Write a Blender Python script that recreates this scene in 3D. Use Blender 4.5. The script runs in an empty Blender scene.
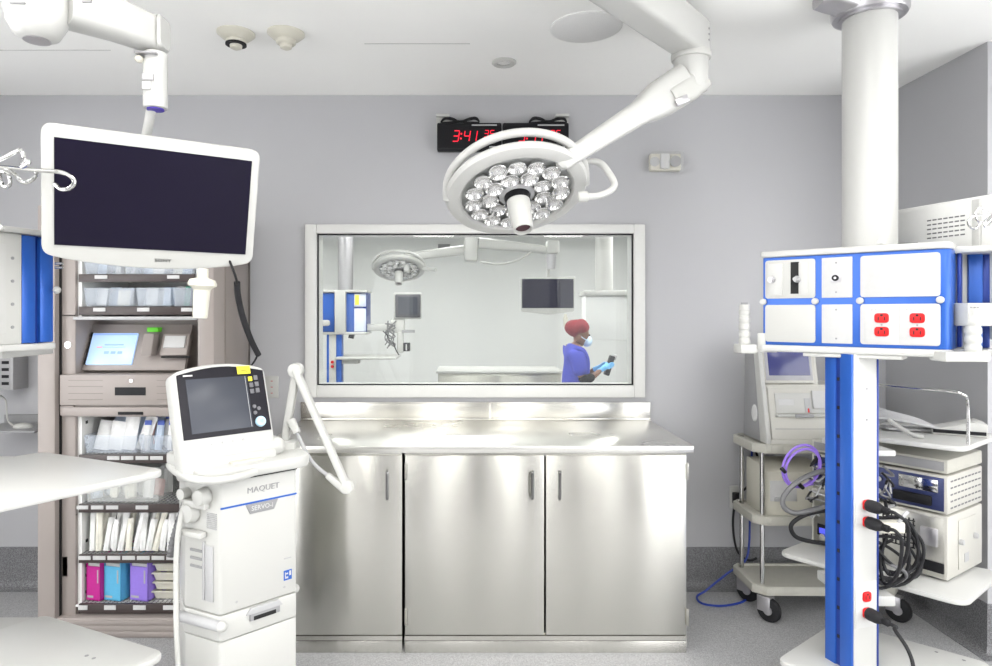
import bpy, bmesh, math, random
from mathutils import Vector, Matrix, Euler
random.seed(7)
C = bpy.context.scene.collection
rad = math.radians
F, CX, CY, H = 655.0, 470.0, 314.0, 1.49        # focal length in px, vanishing point, eye height (m)

def P(px, py, D):                               # point at depth D seen at pixel (px, py)
    return Vector(((px - CX) / F * D, D, H - (py - CY) / F * D))
def gx(px, D): return (px - CX) / F * D
def gz(py, D): return H - (py - CY) / F * D

# ------------------------------------------------------------------ materials
def mat(name, col, rough=.45, metal=0., noise=0., nscale=60., bump=0., bscale=200., coat=0., emit=None, estr=0., spec=.5):
    m = bpy.data.materials.new(name); m.use_nodes = True
    nt = m.node_tree; b = nt.nodes['Principled BSDF']
    b.inputs['Base Color'].default_value = (*col, 1); b.inputs['Roughness'].default_value = rough
    b.inputs['Metallic'].default_value = metal; b.inputs['Coat Weight'].default_value = coat
    b.inputs['Specular IOR Level'].default_value = spec
    if emit: b.inputs['Emission Color'].default_value = (*emit, 1); b.inputs['Emission Strength'].default_value = estr
    tc = nt.nodes.new('ShaderNodeTexCoord')
    if noise:
        n = nt.nodes.new('ShaderNodeTexNoise'); n.inputs['Scale'].default_value = nscale; n.inputs['Detail'].default_value = 4
        r = nt.nodes.new('ShaderNodeMapRange'); r.inputs['From Min'].default_value = .3; r.inputs['From Max'].default_value = .7
        r.inputs['To Min'].default_value = 1 - noise; r.inputs['To Max'].default_value = 1 + noise
        v = nt.nodes.new('ShaderNodeVectorMath'); v.operation = 'SCALE'; v.inputs[0].default_value = col
        nt.links.new(tc.outputs['Object'], n.inputs['Vector']); nt.links.new(n.outputs['Fac'], r.inputs['Value'])
        nt.links.new(r.outputs['Result'], v.inputs['Scale']); nt.links.new(v.outputs['Vector'], b.inputs['Base Color'])
    if bump:
        n = nt.nodes.new('ShaderNodeTexNoise'); n.inputs['Scale'].default_value = bscale
        bp = nt.nodes.new('ShaderNodeBump'); bp.inputs['Strength'].default_value = bump; bp.inputs['Distance'].default_value = .002
        nt.links.new(tc.outputs['Object'], n.inputs['Vector']); nt.links.new(n.outputs['Fac'], bp.inputs['Height'])
        nt.links.new(bp.outputs['Normal'], b.inputs['Normal'])
    return m

def speckle(name, c0, c1, c2, scale=260):
    m = bpy.data.materials.new(name); m.use_nodes = True; nt = m.node_tree; b = nt.nodes['Principled BSDF']
    tc = nt.nodes.new('ShaderNodeTexCoord'); n = nt.nodes.new('ShaderNodeTexNoise'); n.inputs['Scale'].default_value = scale; n.inputs['Detail'].default_value = 3
    r = nt.nodes.new('ShaderNodeValToRGB'); e = r.color_ramp.elements
    e[0].position = .36; e[0].color = (*c0, 1); e[1].position = .64; e[1].color = (*c2, 1)
    k = e.new(.5); k.color = (*c1, 1)
    nt.links.new(tc.outputs['Object'], n.inputs['Vector']); nt.links.new(n.outputs['Fac'], r.inputs['Fac'])
    nt.links.new(r.outputs['Color'], b.inputs['Base Color']); b.inputs['Roughness'].default_value = .42
    return m

def steel(name, col=(.66, .65, .62), rough=.25, aniso=.9, rot=0., axis='Z'):
    m = bpy.data.materials.new(name); m.use_nodes = True; nt = m.node_tree; b = nt.nodes['Principled BSDF']
    b.inputs['Base Color'].default_value = (*col, 1); b.inputs['Metallic'].default_value = 1; b.inputs['Roughness'].default_value = rough
    b.inputs['Anisotropic'].default_value = aniso; b.inputs['Anisotropic Rotation'].default_value = rot
    t = nt.nodes.new('ShaderNodeTangent'); t.direction_type = 'RADIAL'; t.axis = axis
    nt.links.new(t.outputs['Tangent'], b.inputs['Tangent'])
    tc = nt.nodes.new('ShaderNodeTexCoord'); mp = nt.nodes.new('ShaderNodeMapping'); mp.inputs['Scale'].default_value = (3, 3, 700) if axis == 'Z' else (3, 700, 3)
    n = nt.nodes.new('ShaderNodeTexNoise'); n.inputs['Scale'].default_value = 1.; n.inputs['Detail'].default_value = 3
    r = nt.nodes.new('ShaderNodeMapRange'); r.inputs['To Min'].default_value = rough - .05; r.inputs['To Max'].default_value = rough + .06
    nt.links.new(tc.outputs['Object'], mp.inputs['Vector']); nt.links.new(mp.outputs['Vector'], n.inputs['Vector'])
    nt.links.new(n.outputs['Fac'], r.inputs['Value']); nt.links.new(r.outputs['Result'], b.inputs['Roughness'])
    return m

def clear(name, tint=(.93, .95, .97), alpha=.3, rough=.1, spec=1.0):
    m = bpy.data.materials.new(name); m.use_nodes = True; nt = m.node_tree; nt.nodes.clear()
    o = nt.nodes.new('ShaderNodeOutputMaterial'); mx = nt.nodes.new('ShaderNodeMixShader'); t = nt.nodes.new('ShaderNodeBsdfTransparent')
    p = nt.nodes.new('ShaderNodeBsdfPrincipled'); p.inputs['Base Color'].default_value = (*tint, 1); p.inputs['Roughness'].default_value = rough
    mx.inputs['Fac'].default_value = alpha
    nt.links.new(t.outputs[0], mx.inputs[1]); nt.links.new(p.outputs[0], mx.inputs[2]); nt.links.new(mx.outputs[0], o.inputs['Surface'])
    return m

def pane(name):
    m = bpy.data.materials.new(name); m.use_nodes = True; nt = m.node_tree; nt.nodes.clear()
    o = nt.nodes.new('ShaderNodeOutputMaterial'); mx = nt.nodes.new('ShaderNodeMixShader'); t = nt.nodes.new('ShaderNodeBsdfTransparent')
    t.inputs['Color'].default_value = (.97, .985, .98, 1)
    g = nt.nodes.new('ShaderNodeBsdfGlossy'); g.inputs['Roughness'].default_value = .0
    f = nt.nodes.new('ShaderNodeFresnel'); f.inputs['IOR'].default_value = 1.5
    nt.links.new(f.outputs[0], mx.inputs['Fac']); nt.links.new(t.outputs[0], mx.inputs[1]); nt.links.new(g.outputs[0], mx.inputs[2]); nt.links.new(mx.outputs[0], o.inputs['Surface'])
    return m

WHITE = mat('white_enamel', (.50, .50, .483), .32, noise=.01, nscale=4)
WPLAS = mat('white_plastic', (.49, .49, .468), .4, noise=.01, nscale=5)
CREAM = mat('cream_plastic', (.60, .58, .50), .42, noise=.015, nscale=8)
PUTTY = mat('putty_plastic', (.46, .45, .40), .5, noise=.03, nscale=30)
GREYP = mat('grey_plastic', (.27, .27, .275), .45, noise=.02)
SOCK = mat('socket_red', (.45, .08, .08), .5, noise=.05)
KEYG = mat('key_grey', (.14, .14, .15), .5, noise=.02)
LGREY = mat('light_grey_plastic', (.40, .40, .405), .45, noise=.02)
BLACK = mat('black_plastic', (.009, .009, .011), .5, noise=.1, spec=.25)
RUBBER = mat('black_rubber', (.014, .014, .016), .6, noise=.2, spec=.3)
DARK = mat('dark_recess', (.01, .01, .01), .8, noise=.1)
BLUE = mat('blue_anodised', (.02, .10, .43), .32, metal=.25, noise=.03, nscale=3)
DBLUE = mat('deep_blue_rail', (.012, .04, .25), .35, metal=.25, noise=.03)
RED = mat('red_plastic', (.55, .008, .01), .45, noise=.03, spec=.3)
TAUPE = mat('taupe_enamel', (.32, .282, .262), .42, noise=.015, nscale=6)
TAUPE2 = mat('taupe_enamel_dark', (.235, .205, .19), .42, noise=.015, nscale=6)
LIP = mat('brown_shelf_lip', (.045, .032, .03), .4, noise=.05)
LINER = mat('white_liner', (.78, .78, .76), .5, noise=.01)
CHROME = mat('chrome', (.62, .62, .61), .12, metal=1., noise=.02)
HANDLE = mat('dark_chrome_pull', (.22, .22, .22), .2, metal=1., noise=.02)
SATIN = mat('satin_aluminium', (.52, .51, .53), .3, metal=.8, noise=.02)
PAPER = mat('white_paper', (.54, .54, .535), .7, noise=.02)
YELLOW = mat('yellow_label', (.8, .72, .04), .6, noise=.02)
GREEN = mat('green_label', (.13, .62, .03), .6, noise=.03)
SCREEN_OFF = mat('dark_glass_screen', (.008, .006, .017), .3, noise=.05, nscale=3, spec=.12)
SCREEN_GREY = mat('dull_grey_screen', (.055, .06, .075), .25, noise=.04, nscale=3, spec=.25)
SCREEN_BLUE = mat('dull_blue_screen', (.055, .06, .18), .2, noise=.06, nscale=4)
SCREEN_ON = mat('lit_pale_blue_screen', (.3, .42, .62), .25, noise=.01, emit=(.42, .58, .85), estr=.55)
SCRMARK = mat('lit_blue_marks', (.2, .3, .6), .3, noise=.01, emit=(.2, .32, .62), estr=.6)
SCRRED = mat('lit_red_mark', (.6, .2, .2), .3, noise=.01, emit=(.6, .25, .25), estr=.6)
LED = mat('red_led', (.5, .0, .02), .4, noise=.01, emit=(1, .01, .035), estr=1.1)
LEDB = mat('blue_lcd', (.05, .06, .5), .3, noise=.01, emit=(.1, .12, .8), estr=.6)
VIOLET = mat('violet_cable', (.30, .18, .70), .35, noise=.02)
CABLEBLUE = mat('blue_cable', (.02, .05, .33), .4, noise=.02)
GREYC = mat('grey_cable', (.15, .15, .155), .4, noise=.02)
STEEL = steel('brushed_steel', (.62, .61, .57), .24, aniso=.95, rot=.25)
STEELTOP = steel('brushed_steel_top', (.78, .77, .73), .28, .6)
STEELD = mat('dull_steel', (.5, .49, .45), .35, metal=1., noise=.05)
CLEAR = clear('clear_bin_plastic', (.66, .72, .80), .27)
HAZE = clear('frosted_bin_plastic', (.80, .82, .80), .26)
LENS = clear('lamp_lens', (.9, .9, .9), .16, .04)
WALL = mat('grey_wall_paint', (.43, .43, .445), .62, noise=.012, nscale=2, bump=.05, bscale=350)
CEIL = mat('white_ceiling_paint', (.92, .92, .90), .75, noise=.008, nscale=2, bump=.04, bscale=300)
FLOOR = speckle('speckled_vinyl_floor', (.27, .27, .275), (.37, .37, .375), (.49, .49, .50))
COVE = speckle('speckled_cove_base', (.10, .10, .106), (.165, .165, .172), (.25, .25, .258), 200)
FARWALL = mat('pale_wall_paint', (.74, .75, .74), .6, noise=.01, nscale=2)
SKIN = mat('brown_skin', (.22, .11, .07), .5, noise=.05, nscale=40)
SCRUB = mat('blue_scrubs', (.036, .05, .40), .8, noise=.08, nscale=25)
CAPRED = mat('red_bouffant_net', (.20, .008, .018), .8, noise=.35, nscale=60)
GLOVE = mat('light_blue_nitrile', (.16, .48, .85), .45, noise=.03)
MASKM = mat('pale_blue_mask', (.55, .72, .9), .7, noise=.03)
LAMPON = mat('lit_diffuser', (.9, .9, .88), .5, noise=.01, emit=(1, .985, .955), estr=6.5)
SIDEFILL = mat('side_fill_glow', (.9, .9, .9), .5, noise=.01, emit=(.975, .985, 1), estr=2.7)  # glow of the added side wall panels, lifts ceiling and walls
FRONTFILL = mat('front_fill_glow', (.12, .12, .12), .5, noise=.01, emit=(.985, .99, 1), estr=.9)  # glow of the added panels behind the camera
FARLAMP = mat('far_lit_diffuser', (.9, .9, .88), .5, noise=.01, emit=(1, .99, .965), estr=13.)
GLASS = pane('window_glass')

# ------------------------------------------------------------------ mesh builder
def axis_matrix(a, b):
    d = (b - a); L = d.length; q = Vector((0, 0, 1)).rotation_difference(d.normalized())
    return Matrix.Translation(a) @ q.to_matrix().to_4x4(), L

def round_poly(pts, r, seg=5):
    out = []; n = len(pts)
    for i in range(n):
        p = Vector(pts[i]); a = Vector(pts[i - 1]); b = Vector(pts[(i + 1) % n])
        rr = r[i] if isinstance(r, (list, tuple)) else r
        u = (a - p); v = (b - p); k = min(rr, u.length * .48, v.length * .48)
        if k < 1e-5: out.append(p); continue
        s = p + u.normalized() * k; e = p + v.normalized() * k
        for j in range(seg + 1):
            t = j / seg; out.append((1 - t) ** 2 * s + 2 * t * (1 - t) * p + t * t * e)
    return out

def catmull(pts, n=6, closed=False):
    pts = [Vector(p) for p in pts]
    if len(pts) < 3: return pts
    out = []; N = len(pts); rng = N if closed else N - 1
    for i in range(rng):
        g = (lambda k: pts[k % N]) if closed else (lambda k: pts[max(0, min(N - 1, k))])
        p0, p1, p2, p3 = g(i - 1), g(i), g(i + 1), g(i + 2)
        for j in range(n):
            t = j / n
            out.append(.5 * ((2 * p1) + (p2 - p0) * t + (2 * p0 - 5 * p1 + 4 * p2 - p3) * t * t + (3 * p1 - p0 - 3 * p2 + p3) * t ** 3))
    if not closed: out.append(pts[-1])
    return out

class G:
    def __init__(s, M=None): s.bm = bmesh.new(); s.M = M or Matrix()
    def _add(s, t, m=None):
        t.transform(s.M @ (m or Matrix())); me = bpy.data.meshes.new('t'); t.to_mesh(me); t.free(); s.bm.from_mesh(me); bpy.data.meshes.remove(me); return s
    def box(s, x0, x1, y0, y1, z0, z1, bev=0, seg=2, m=None):
        t = bmesh.new(); bmesh.ops.create_cube(t, size=1)
        sx, sy, sz = abs(x1 - x0), abs(y1 - y0), abs(z1 - z0)
        for v in t.verts: v.co = Vector((v.co.x * sx, v.co.y * sy, v.co.z * sz))
        if bev: bmesh.ops.bevel(t, geom=t.edges[:], offset=min(bev, sx * .45, sy * .45, sz * .45), segments=seg, affect='EDGES', profile=.5)
        return s._add(t, (m or Matrix()) @ Matrix.Translation(((x0 + x1) / 2, (y0 + y1) / 2, (z0 + z1) / 2)))
    def cyl(s, a, b, r0, r1=None, n=24, bev=0, m=None):
        a, b = Vector(a), Vector(b); M, L = axis_matrix(a, b); r1 = r0 if r1 is None else r1
        prof = [(0, 0), (r0, 0), (r1, L), (0, L)]
        if bev: prof = [(0, 0), (r0 - bev, 0), (r0 - .3 * bev, .3 * bev), (r0, bev), (r1, L - bev), (r1 - .3 * bev, L - .3 * bev), (r1 - bev, L), (0, L)]
        return s.lathe(prof, (m or Matrix()) @ M, n)
    def lathe(s, prof, M=None, n=32):
        t = bmesh.new(); rings = []
        for r, h in prof:
            if r < 1e-6: rings.append([t.verts.new((0, 0, h))])
            else: rings.append([t.verts.new((r * math.cos(2 * math.pi * k / n), r * math.sin(2 * math.pi * k / n), h)) for k in range(n)])
        for A, B in zip(rings, rings[1:]):
            for k in range(n):
                q = (k + 1) % n
                if len(A) == 1 and len(B) == 1: break
                if len(A) == 1: t.faces.new((A[0], B[q], B[k]))
                elif len(B) == 1: t.faces.new((A[k], A[q], B[0]))
                else: t.faces.new((A[k], A[q], B[q], B[k]))
        bmesh.ops.recalc_face_normals(t, faces=t.faces[:])
        return s._add(t, M)
    def tube(s, pts, r, n=10, sm=6, closed=False, m=None, flat=None):
        pts = catmull(pts, sm, closed) if sm else [Vector(p) for p in pts]
        t = bmesh.new(); rings = []; N = len(pts); up = None
        for i, p in enumerate(pts):
            a = pts[i - 1] if (i or closed) else p; b = pts[(i + 1) % N] if (i < N - 1 or closed) else p
            d = (b - a).normalized()
            if up is None: up = d.orthogonal().normalized()
            up = (up - d * up.dot(d)); up = up.normalized() if up.length > 1e-6 else d.orthogonal().normalized()
            w = d.cross(up); rr = r(i / (N - 1)) if callable(r) else r
            rings.append([t.verts.new(p + (up * math.cos(2 * math.pi * k / n) + w * math.sin(2 * math.pi * k / n)) * rr) for k in range(n)])
        for i in range(N if closed else N - 1):
            A, B = rings[i], rings[(i + 1) % N]
            for k in range(n): t.faces.new((A[k], A[(k + 1) % n], B[(k + 1) % n], B[k]))
        if not closed: t.faces.new(rings[0][::-1]); t.faces.new(rings[-1])
        bmesh.ops.recalc_face_normals(t, faces=t.faces[:])
        return s._add(t, m)
    def ball(s, c, r, sc=(1, 1, 1), n=16, m=None):
        t = bmesh.new(); bmesh.ops.create_uvsphere(t, u_segments=n, v_segments=max(6, n // 2), radius=r)
        for v in t.verts: v.co = Vector((v.co.x * sc[0], v.co.y * sc[1], v.co.z * sc[2]))
        return s._add(t, (m or Matrix()) @ Matrix.Translation(Vector(c)))
    def prism(s, pts, z0, z1, bev=0, m=None, r=0, seg=5):
        pts = [Vector((p[0], p[1])) for p in pts]
        if r: pts = round_poly(pts, r, seg)
        t = bmesh.new(); lo = [t.verts.new((p.x, p.y, z0)) for p in pts]; hi = [t.verts.new((p.x, p.y, z1)) for p in pts]; n = len(pts)
        t.faces.new(lo[::-1]); t.faces.new(hi)
        for i in range(n): t.faces.new((lo[i], lo[(i + 1) % n], hi[(i + 1) % n], hi[i]))
        bmesh.ops.recalc_face_normals(t, faces=t.faces[:])
        if bev:
            ed = [e for e in t.edges if abs(e.verts[0].co.z - e.verts[1].co.z) < 1e-7]
            bmesh.ops.bevel(t, geom=ed, offset=bev, segments=2, affect='EDGES', profile=.5)
        return s._add(t, m)
    def loft(s, secs, m=None, cap=True):
        t = bmesh.new(); rs = [[t.verts.new(p) for p in q] for q in secs]; n = len(rs[0])
        for A, B in zip(rs, rs[1:]):
            for k in range(n): t.faces.new((A[k], A[(k + 1) % n], B[(k + 1) % n], B[k]))
        if cap: t.faces.new(rs[0][::-1]); t.faces.new(rs[-1])
        bmesh.ops.recalc_face_normals(t, faces=t.faces[:])
        return s._add(t, m)
    def text(s, txt, size, m, depth=.0008, align='CENTER'):
        cu = bpy.data.curves.new('t', 'FONT'); cu.body = txt; cu.size = size; cu.extrude = depth; cu.align_x = align; cu.align_y = 'CENTER'; cu.resolution_u = 2
        o = bpy.data.objects.new('t', cu); C.objects.link(o); dg = bpy.context.evaluated_depsgraph_get(); dg.update()
        me = bpy.data.meshes.new_from_object(o.evaluated_get(dg)); t = bmesh.new(); t.from_mesh(me)
        bpy.data.objects.remove(o); bpy.data.curves.remove(cu); bpy.data.meshes.remove(me)
        return s._add(t, m)
    def build(s, name, material, parent=None, local=False, ang=35, mats=None):
        me = bpy.data.meshes.new(name); bm = s.bm
        if parent is None:
            o = bpy.data.objects.new(name, me)
            vs = [v.co for v in bm.verts]
            loc = Vector(((min(v.x for v in vs) + max(v.x for v in vs)) / 2, (min(v.y for v in vs) + max(v.y for v in vs)) / 2, min(v.z for v in vs)))
            bm.transform(Matrix.Translation(-loc)); o.location = loc
        else:
            o = bpy.data.objects.new(name, me); o.parent = parent
            if not local:
                root = parent
                while root.parent: root = root.parent
                bm.transform(root.matrix_basis.inverted())
        bm.to_mesh(me); bm.free(); me.materials.append(material)
        me.shade_smooth(); me.set_sharp_from_angle(angle=rad(ang))
        C.objects.link(o); return o

# text facing -Y (towards the camera) on a plane at origin: x right, z up
FACE = Matrix.Rotation(rad(90), 4, 'X')
def T(loc, yaw=0, tilt=0, roll=0):
    return Matrix.Translation(Vector(loc)) @ Matrix.Rotation(rad(yaw), 4, 'Z') @ Matrix.Rotation(rad(tilt), 4, 'X') @ Matrix.Rotation(rad(roll), 4, 'Y')

def tag(o, label, cat, group=None, kind=None):
    o['label'] = label; o['category'] = cat
    if group: o['group'] = group
    if kind: o['kind'] = kind
    return o
def thing(name, label, cat, loc, yaw=0, group=None):
    o = bpy.data.objects.new(name, None); C.objects.link(o); o.location = loc; o.rotation_euler = (0, 0, rad(yaw)); o.empty_display_size = .1
    return tag(o, label, cat, group)
def struct(name, g, m, label=None):
    o = g.build(name, m); o['kind'] = 'structure'
    o['label'] = label or name.replace('_', ' '); o['category'] = name.split('_')[0]
    return o

# ------------------------------------------------------------------ setting
XL, XR, XR2, YB, YJ, YF, HC = -3.2, 2.26, 3.3, 3.56, 2.86, -3.2, 2.68
YW = YB + .14                                    # far face of the back wall
FYB = 10.0                                       # far wall of the operating room beyond
wx0, wx1, wz0, wz1 = gx(312, YB), gx(638, YB), gz(390, YB), gz(229, YB)   # window opening

struct('floor', G().box(XL - .1, XR2 + .1, YF - .1, YW, -.06, 0), FLOOR, 'grey speckled vinyl floor of the operating room')
struct('floor', G().box(-4.1, 4.1, YW, FYB + .1, -.06, 0), FLOOR, 'grey floor of the operating room beyond the window')
struct('ceiling', G().box(XL - .1, XR2 + .1, YF - .1, YW, HC, HC + .06), CEIL, 'white painted ceiling of the operating room')
struct('ceiling', G().box(-4.1, 4.1, YW, FYB + .1, HC, HC + .06), CEIL, 'white ceiling of the room beyond the window')
g = G()
g.box(XL - .1, wx0, YB, YW, 0, HC).box(wx1, XR2 + .1, YB, YW, 0, HC).box(wx0, wx1, YB, YW, 0, wz0).box(wx0, wx1, YB, YW, wz1, HC)
struct('wall_back', g, WALL, 'grey painted back wall with observation window')
struct('wall_right', G().box(XR, XR + .12, YJ + .12, YB, 0, HC).box(XR, XR2, YJ, YJ + .12, 0, HC).box(XR2, XR2 + .1, YF, YJ + .1, 0, HC), WALL, 'grey painted right wall with a jog')
struct('wall_left', G().box(XL - .1, XL, YF, YB, 0, HC), WALL, 'grey painted left wall')
struct('wall_front', G().box(XL - .1, XR2 + .1, YF - .1, YF, 0, HC), mat('slate_wall_paint', (.14, .14, .15), .6, noise=.012), 'slate grey wall behind the camera')
struct('wall_far', G().box(-4.1, 4.1, FYB, FYB + .1, 0, HC), FARWALL, 'pale far wall of the room beyond the window')
struct('wall_far_left', G().box(-4.1, -4.0, YW, FYB, 0, HC), FARWALL, 'pale left wall of the room beyond')
struct('wall_far_right', G().box(4.0, 4.1, YW, FYB, 0, HC), FARWALL, 'pale right wall of the room beyond')
struct('wall_near', G().box(-4.1, wx0, YW, YW + .02, 0, HC).box(wx1, 4.1, YW, YW + .02, 0, HC).box(wx0, wx1, YW, YW + .02, 0, wz0).box(wx0, wx1, YW, YW + .02, wz1, HC), FARWALL, 'pale window wall of the room beyond')
# coved vinyl skirting
bh = .225
def cove_secs(path, nrm):
    prof = [(0, bh), (.006, bh), (.006, .05), (.012, .025), (.028, .008), (.05, .002), (.05, 0), (0, 0)]
    return [[(p[0] + n[0] * d, p[1] + n[1] * d, z) for d, z in prof] for p, n in zip(path, nrm)]
struct('baseboard_back', G().loft(cove_secs([(XL, YB), (XR, YB)], [(0, -1), (0, -1)])), COVE, 'dark speckled vinyl cove base on back wall')
struct('baseboard_right', G().loft(cove_secs([(XR, YB), (XR, YJ), (XR2, YJ)], [(-1, -1), (-1, -1), (-1, -1)])), COVE, 'dark speckled vinyl cove base on right wall')
struct('baseboard_left', G().loft(cove_secs([(XL, YF), (XL, YB)], [(1, 0), (1, 0)])), COVE, 'dark speckled vinyl cove base on left wall')
# grey slabs added behind the camera to band the steel reflections
struct('door_1', G().box(-.8, -.02, YF, YF + .05, 0, 2.3, .006), GREYP, 'grey slab added behind the camera for the steel reflections')
struct('door_2', G().box(.5, 1.25, YF, YF + .05, 0, 2.3, .006), GREYP, 'grey slab added behind the camera for the steel reflections')
for n_, (a, b) in enumerate(((-1.9, -.95), (1.42, 2.3))):  # added glowing panels: frontal fill and bright bands in the steel doors
    g = G(); z0, z1 = .12, 2.5
    g.box(a - .05, a, YF, YF + .05, z0 - .05, z1 + .05, .003).box(b, b + .05, YF, YF + .05, z0 - .05, z1 + .05, .003).box(a, b, YF, YF + .05, z0 - .05, z0, .003).box(a, b, YF, YF + .05, z1, z1 + .05, .003)
    w_ = struct('window_%d' % (n_ + 4), g, WHITE, 'tall glowing fill panel added in the wall behind the camera')
    G().box(a, b, YF + .005, YF + .02, z0, z1).build('fill_pane', FRONTFILL, w_)

# glowing panels added in the side walls, out of view, to fill the room with light
for n_, (X, s_) in enumerate(((XL, 1), (XR2, -1))):
    g = G(); ys, zs = (-2.9, -1.2, .5, 2.2), (.3, 2.35)
    xa, xb = sorted((X, X + s_ * .05))
    for z in zs: g.box(xa, xb, ys[0] - .04, ys[-1] + .04, z - .04, z + .04, .003)
    for y in ys: g.box(xa, xb, y - .04, y + .04, zs[0], zs[1], .003)
    w_ = struct('window_%d' % (n_ + 2), g, WHITE, 'wide glowing fill panel added out of view in the %s wall' % ('left', 'right')[n_])
    xa, xb = sorted((X + s_ * .005, X + s_ * .02))
    for y0, y1 in zip(ys, ys[1:]): G().box(xa, xb, y0, y1, zs[0], zs[1]).build('fill_pane', SIDEFILL, w_)

# window: frame, gasket, pane
g = G()
ox0, ox1, oz0, oz1 = gx(306, YB), gx(644, YB), gz(397, YB), gz(225, YB)
ix0, ix1, iz0, iz1 = gx(317.5, YB), gx(633, YB), gz(385, YB), gz(234, YB)
def frame(g, a, b, y0, y1, bev):
    (x0, x1, z0, z1), (X0, X1, Z0, Z1) = a, b
    g.box(X0, x0, y0, y1, Z0, Z1, bev); g.box(x1, X1, y0, y1, Z0, Z1, bev); g.box(x0, x1, y0, y1, Z0, z0, bev); g.box(x0, x1, y0, y1, z1, Z1, bev)
frame(g, (ix0, ix1, iz0, iz1), (ox0, ox1, oz0, oz1), YB - .028, YB + .012, .004)
e = .03
frame(g, (ix0, ix1, iz0, iz1), (wx0 - .0, wx1 + .0, wz0, wz1), YB + .012, YB + .13, .0)
win = struct('window_1', g, mat('white_frame_paint', (.64, .64, .62), .4, noise=.01), 'white framed observation window into the next operating room')
g = G(); frame(g, (ix0 + .006, ix1 - .006, iz0 + .006, iz1 - .006), (ix0, ix1, iz0, iz1), YB - .006, YB + .01, 0)
g.build('gasket', BLACK, win)
G().box(ix0, ix1, YB + .0, YB + .006, iz0, iz1).build('glass_pane', GLASS, win)

# ------------------------------------------------------------------ ceiling fittings
def troffer(x, y, lab, grp, m, w=.62, l=1.22, z=HC):
    t = thing('ceiling_light', lab, 'ceiling light', (x, y, z - .02), 0, grp)
    g = G(); frame_ = [(x - w / 2, x + w / 2, y - l / 2, y + l / 2)]
    g.box(x - w / 2 - .03, x - w / 2, y - l / 2 - .03, y + l / 2 + .03, z - .02, z - .001, .003).box(x + w / 2, x + w / 2 + .03, y - l / 2 - .03, y + l / 2 + .03, z - .02, z - .001, .003)
    g.box(x - w / 2, x + w / 2, y - l / 2 - .03, y - l / 2, z - .02, z - .001, .003).box(x - w / 2, x + w / 2, y + l / 2, y + l / 2 + .03, z - .02, z - .001, .003)
    g.build('frame', WHITE, t)
    G().box(x - w / 2, x + w / 2, y - l / 2, y + l / 2, z - .012, z - .004).build('diffuser', m, t)
for i, (x, y) in enumerate([(-2.2, 1.0), (-.75, 1.0), (.75, 1.0), (2.2, 1.0), (-1.9, -.7), (-.55, -.7), (.8, -.7), (2.2, -.7), (-.55, -2.3), (1.4, -2.3)]):
    troffer(x, y, 'recessed white ceiling light panel in the near operating room, out of frame', 'ceiling light panels of the near room', LAMPON)
for i, (x, y) in enumerate([(-2.2, 5.2), (-.3, 5.0), (1.8, 5.2), (-2.2, 7.6), (0, 7.4), (2.2, 7.6)]):
    troffer(x, y, 'recessed white ceiling light panel in the operating room beyond the window', 'ceiling light panels of the far room', FARLAMP)

def detector(px, py, lab, slot):
    D = (HC - H) * F / (CY - py); x = gx(px, D)
    t = thing('smoke_detector', lab, 'smoke detector', (x, D, HC - .07))
    M = Matrix.Translation((x, D, HC)) @ Matrix.Diagonal((1, 1, -1, 1))
    G().lathe([(0, 0), (.078, 0), (.078, .006), (.06, .022), (.045, .032), (0, .032)], M).build('base', CREAM, t)
    G().lathe([(0, .03), (.042, .03), (.04, .045), (.034, .05), (0, .05)], M).build('head', CREAM, t)
    if slot: G().lathe([(.0, .045), (.043, .045), (.043, .052), (0, .052)], M).build('vent_slot', BLACK, t)
    G().lathe([(0, .05), (.026, .05), (.024, .064), (.012, .07), (0, .07)], M).build('sensor_cap', CREAM, t)
detector(236, 33, 'cream ceiling smoke detector with black slot, left of the pair', True)
detector(286, 33, 'plain cream ceiling smoke detector, right of the pair', False)
def disc(name, px, py, r, m, lab, cat, prof, m2=None):
    D = (HC - H) * F / (CY - py); M = Matrix.Translation((gx(px, D), D, HC)) @ Matrix.Diagonal((1, 1, -1, 1))
    return M, D
M, D = disc('', 586, 27, 0, None, '', '', None)
tag(G().lathe([(0, 0), (.148, 0), (.148, .004), (.14, .008), (0, .009)], M, 48).build('ceiling_speaker', mat('grey_grille', (.76, .76, .75), .7, noise=.05, nscale=300)), 'large round pale grey flush disc in the ceiling', 'ceiling speaker')
M, D = disc('', 504, 62, 0, None, '', '', None)
t = thing('recessed_downlight', 'small round recessed downlight in the ceiling above the clocks', 'downlight', M.translation - Vector((0, 0, .012)))
G().lathe([(.035, 0), (.058, 0), (.058, .006), (.05, .012), (.035, .008), (.035, 0)], M).build('trim_ring', WHITE, t)
G().lathe([(0, .001), (.035, .001), (.03, .006), (0, .008)], M).build('lens', LENS, t)
# faint access hatch seam
struct('trim_1', G().box(gx(365, 2.9), gx(470, 2.9), 2.88, 2.886, HC - .0012, HC), WHITE, 'thin white strip across the ceiling')
struct('trim_2', G().box(-2.15, -1.62, 2.95, 2.956, HC - .0012, HC), WHITE, 'thin white strip across the ceiling at left')

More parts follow.
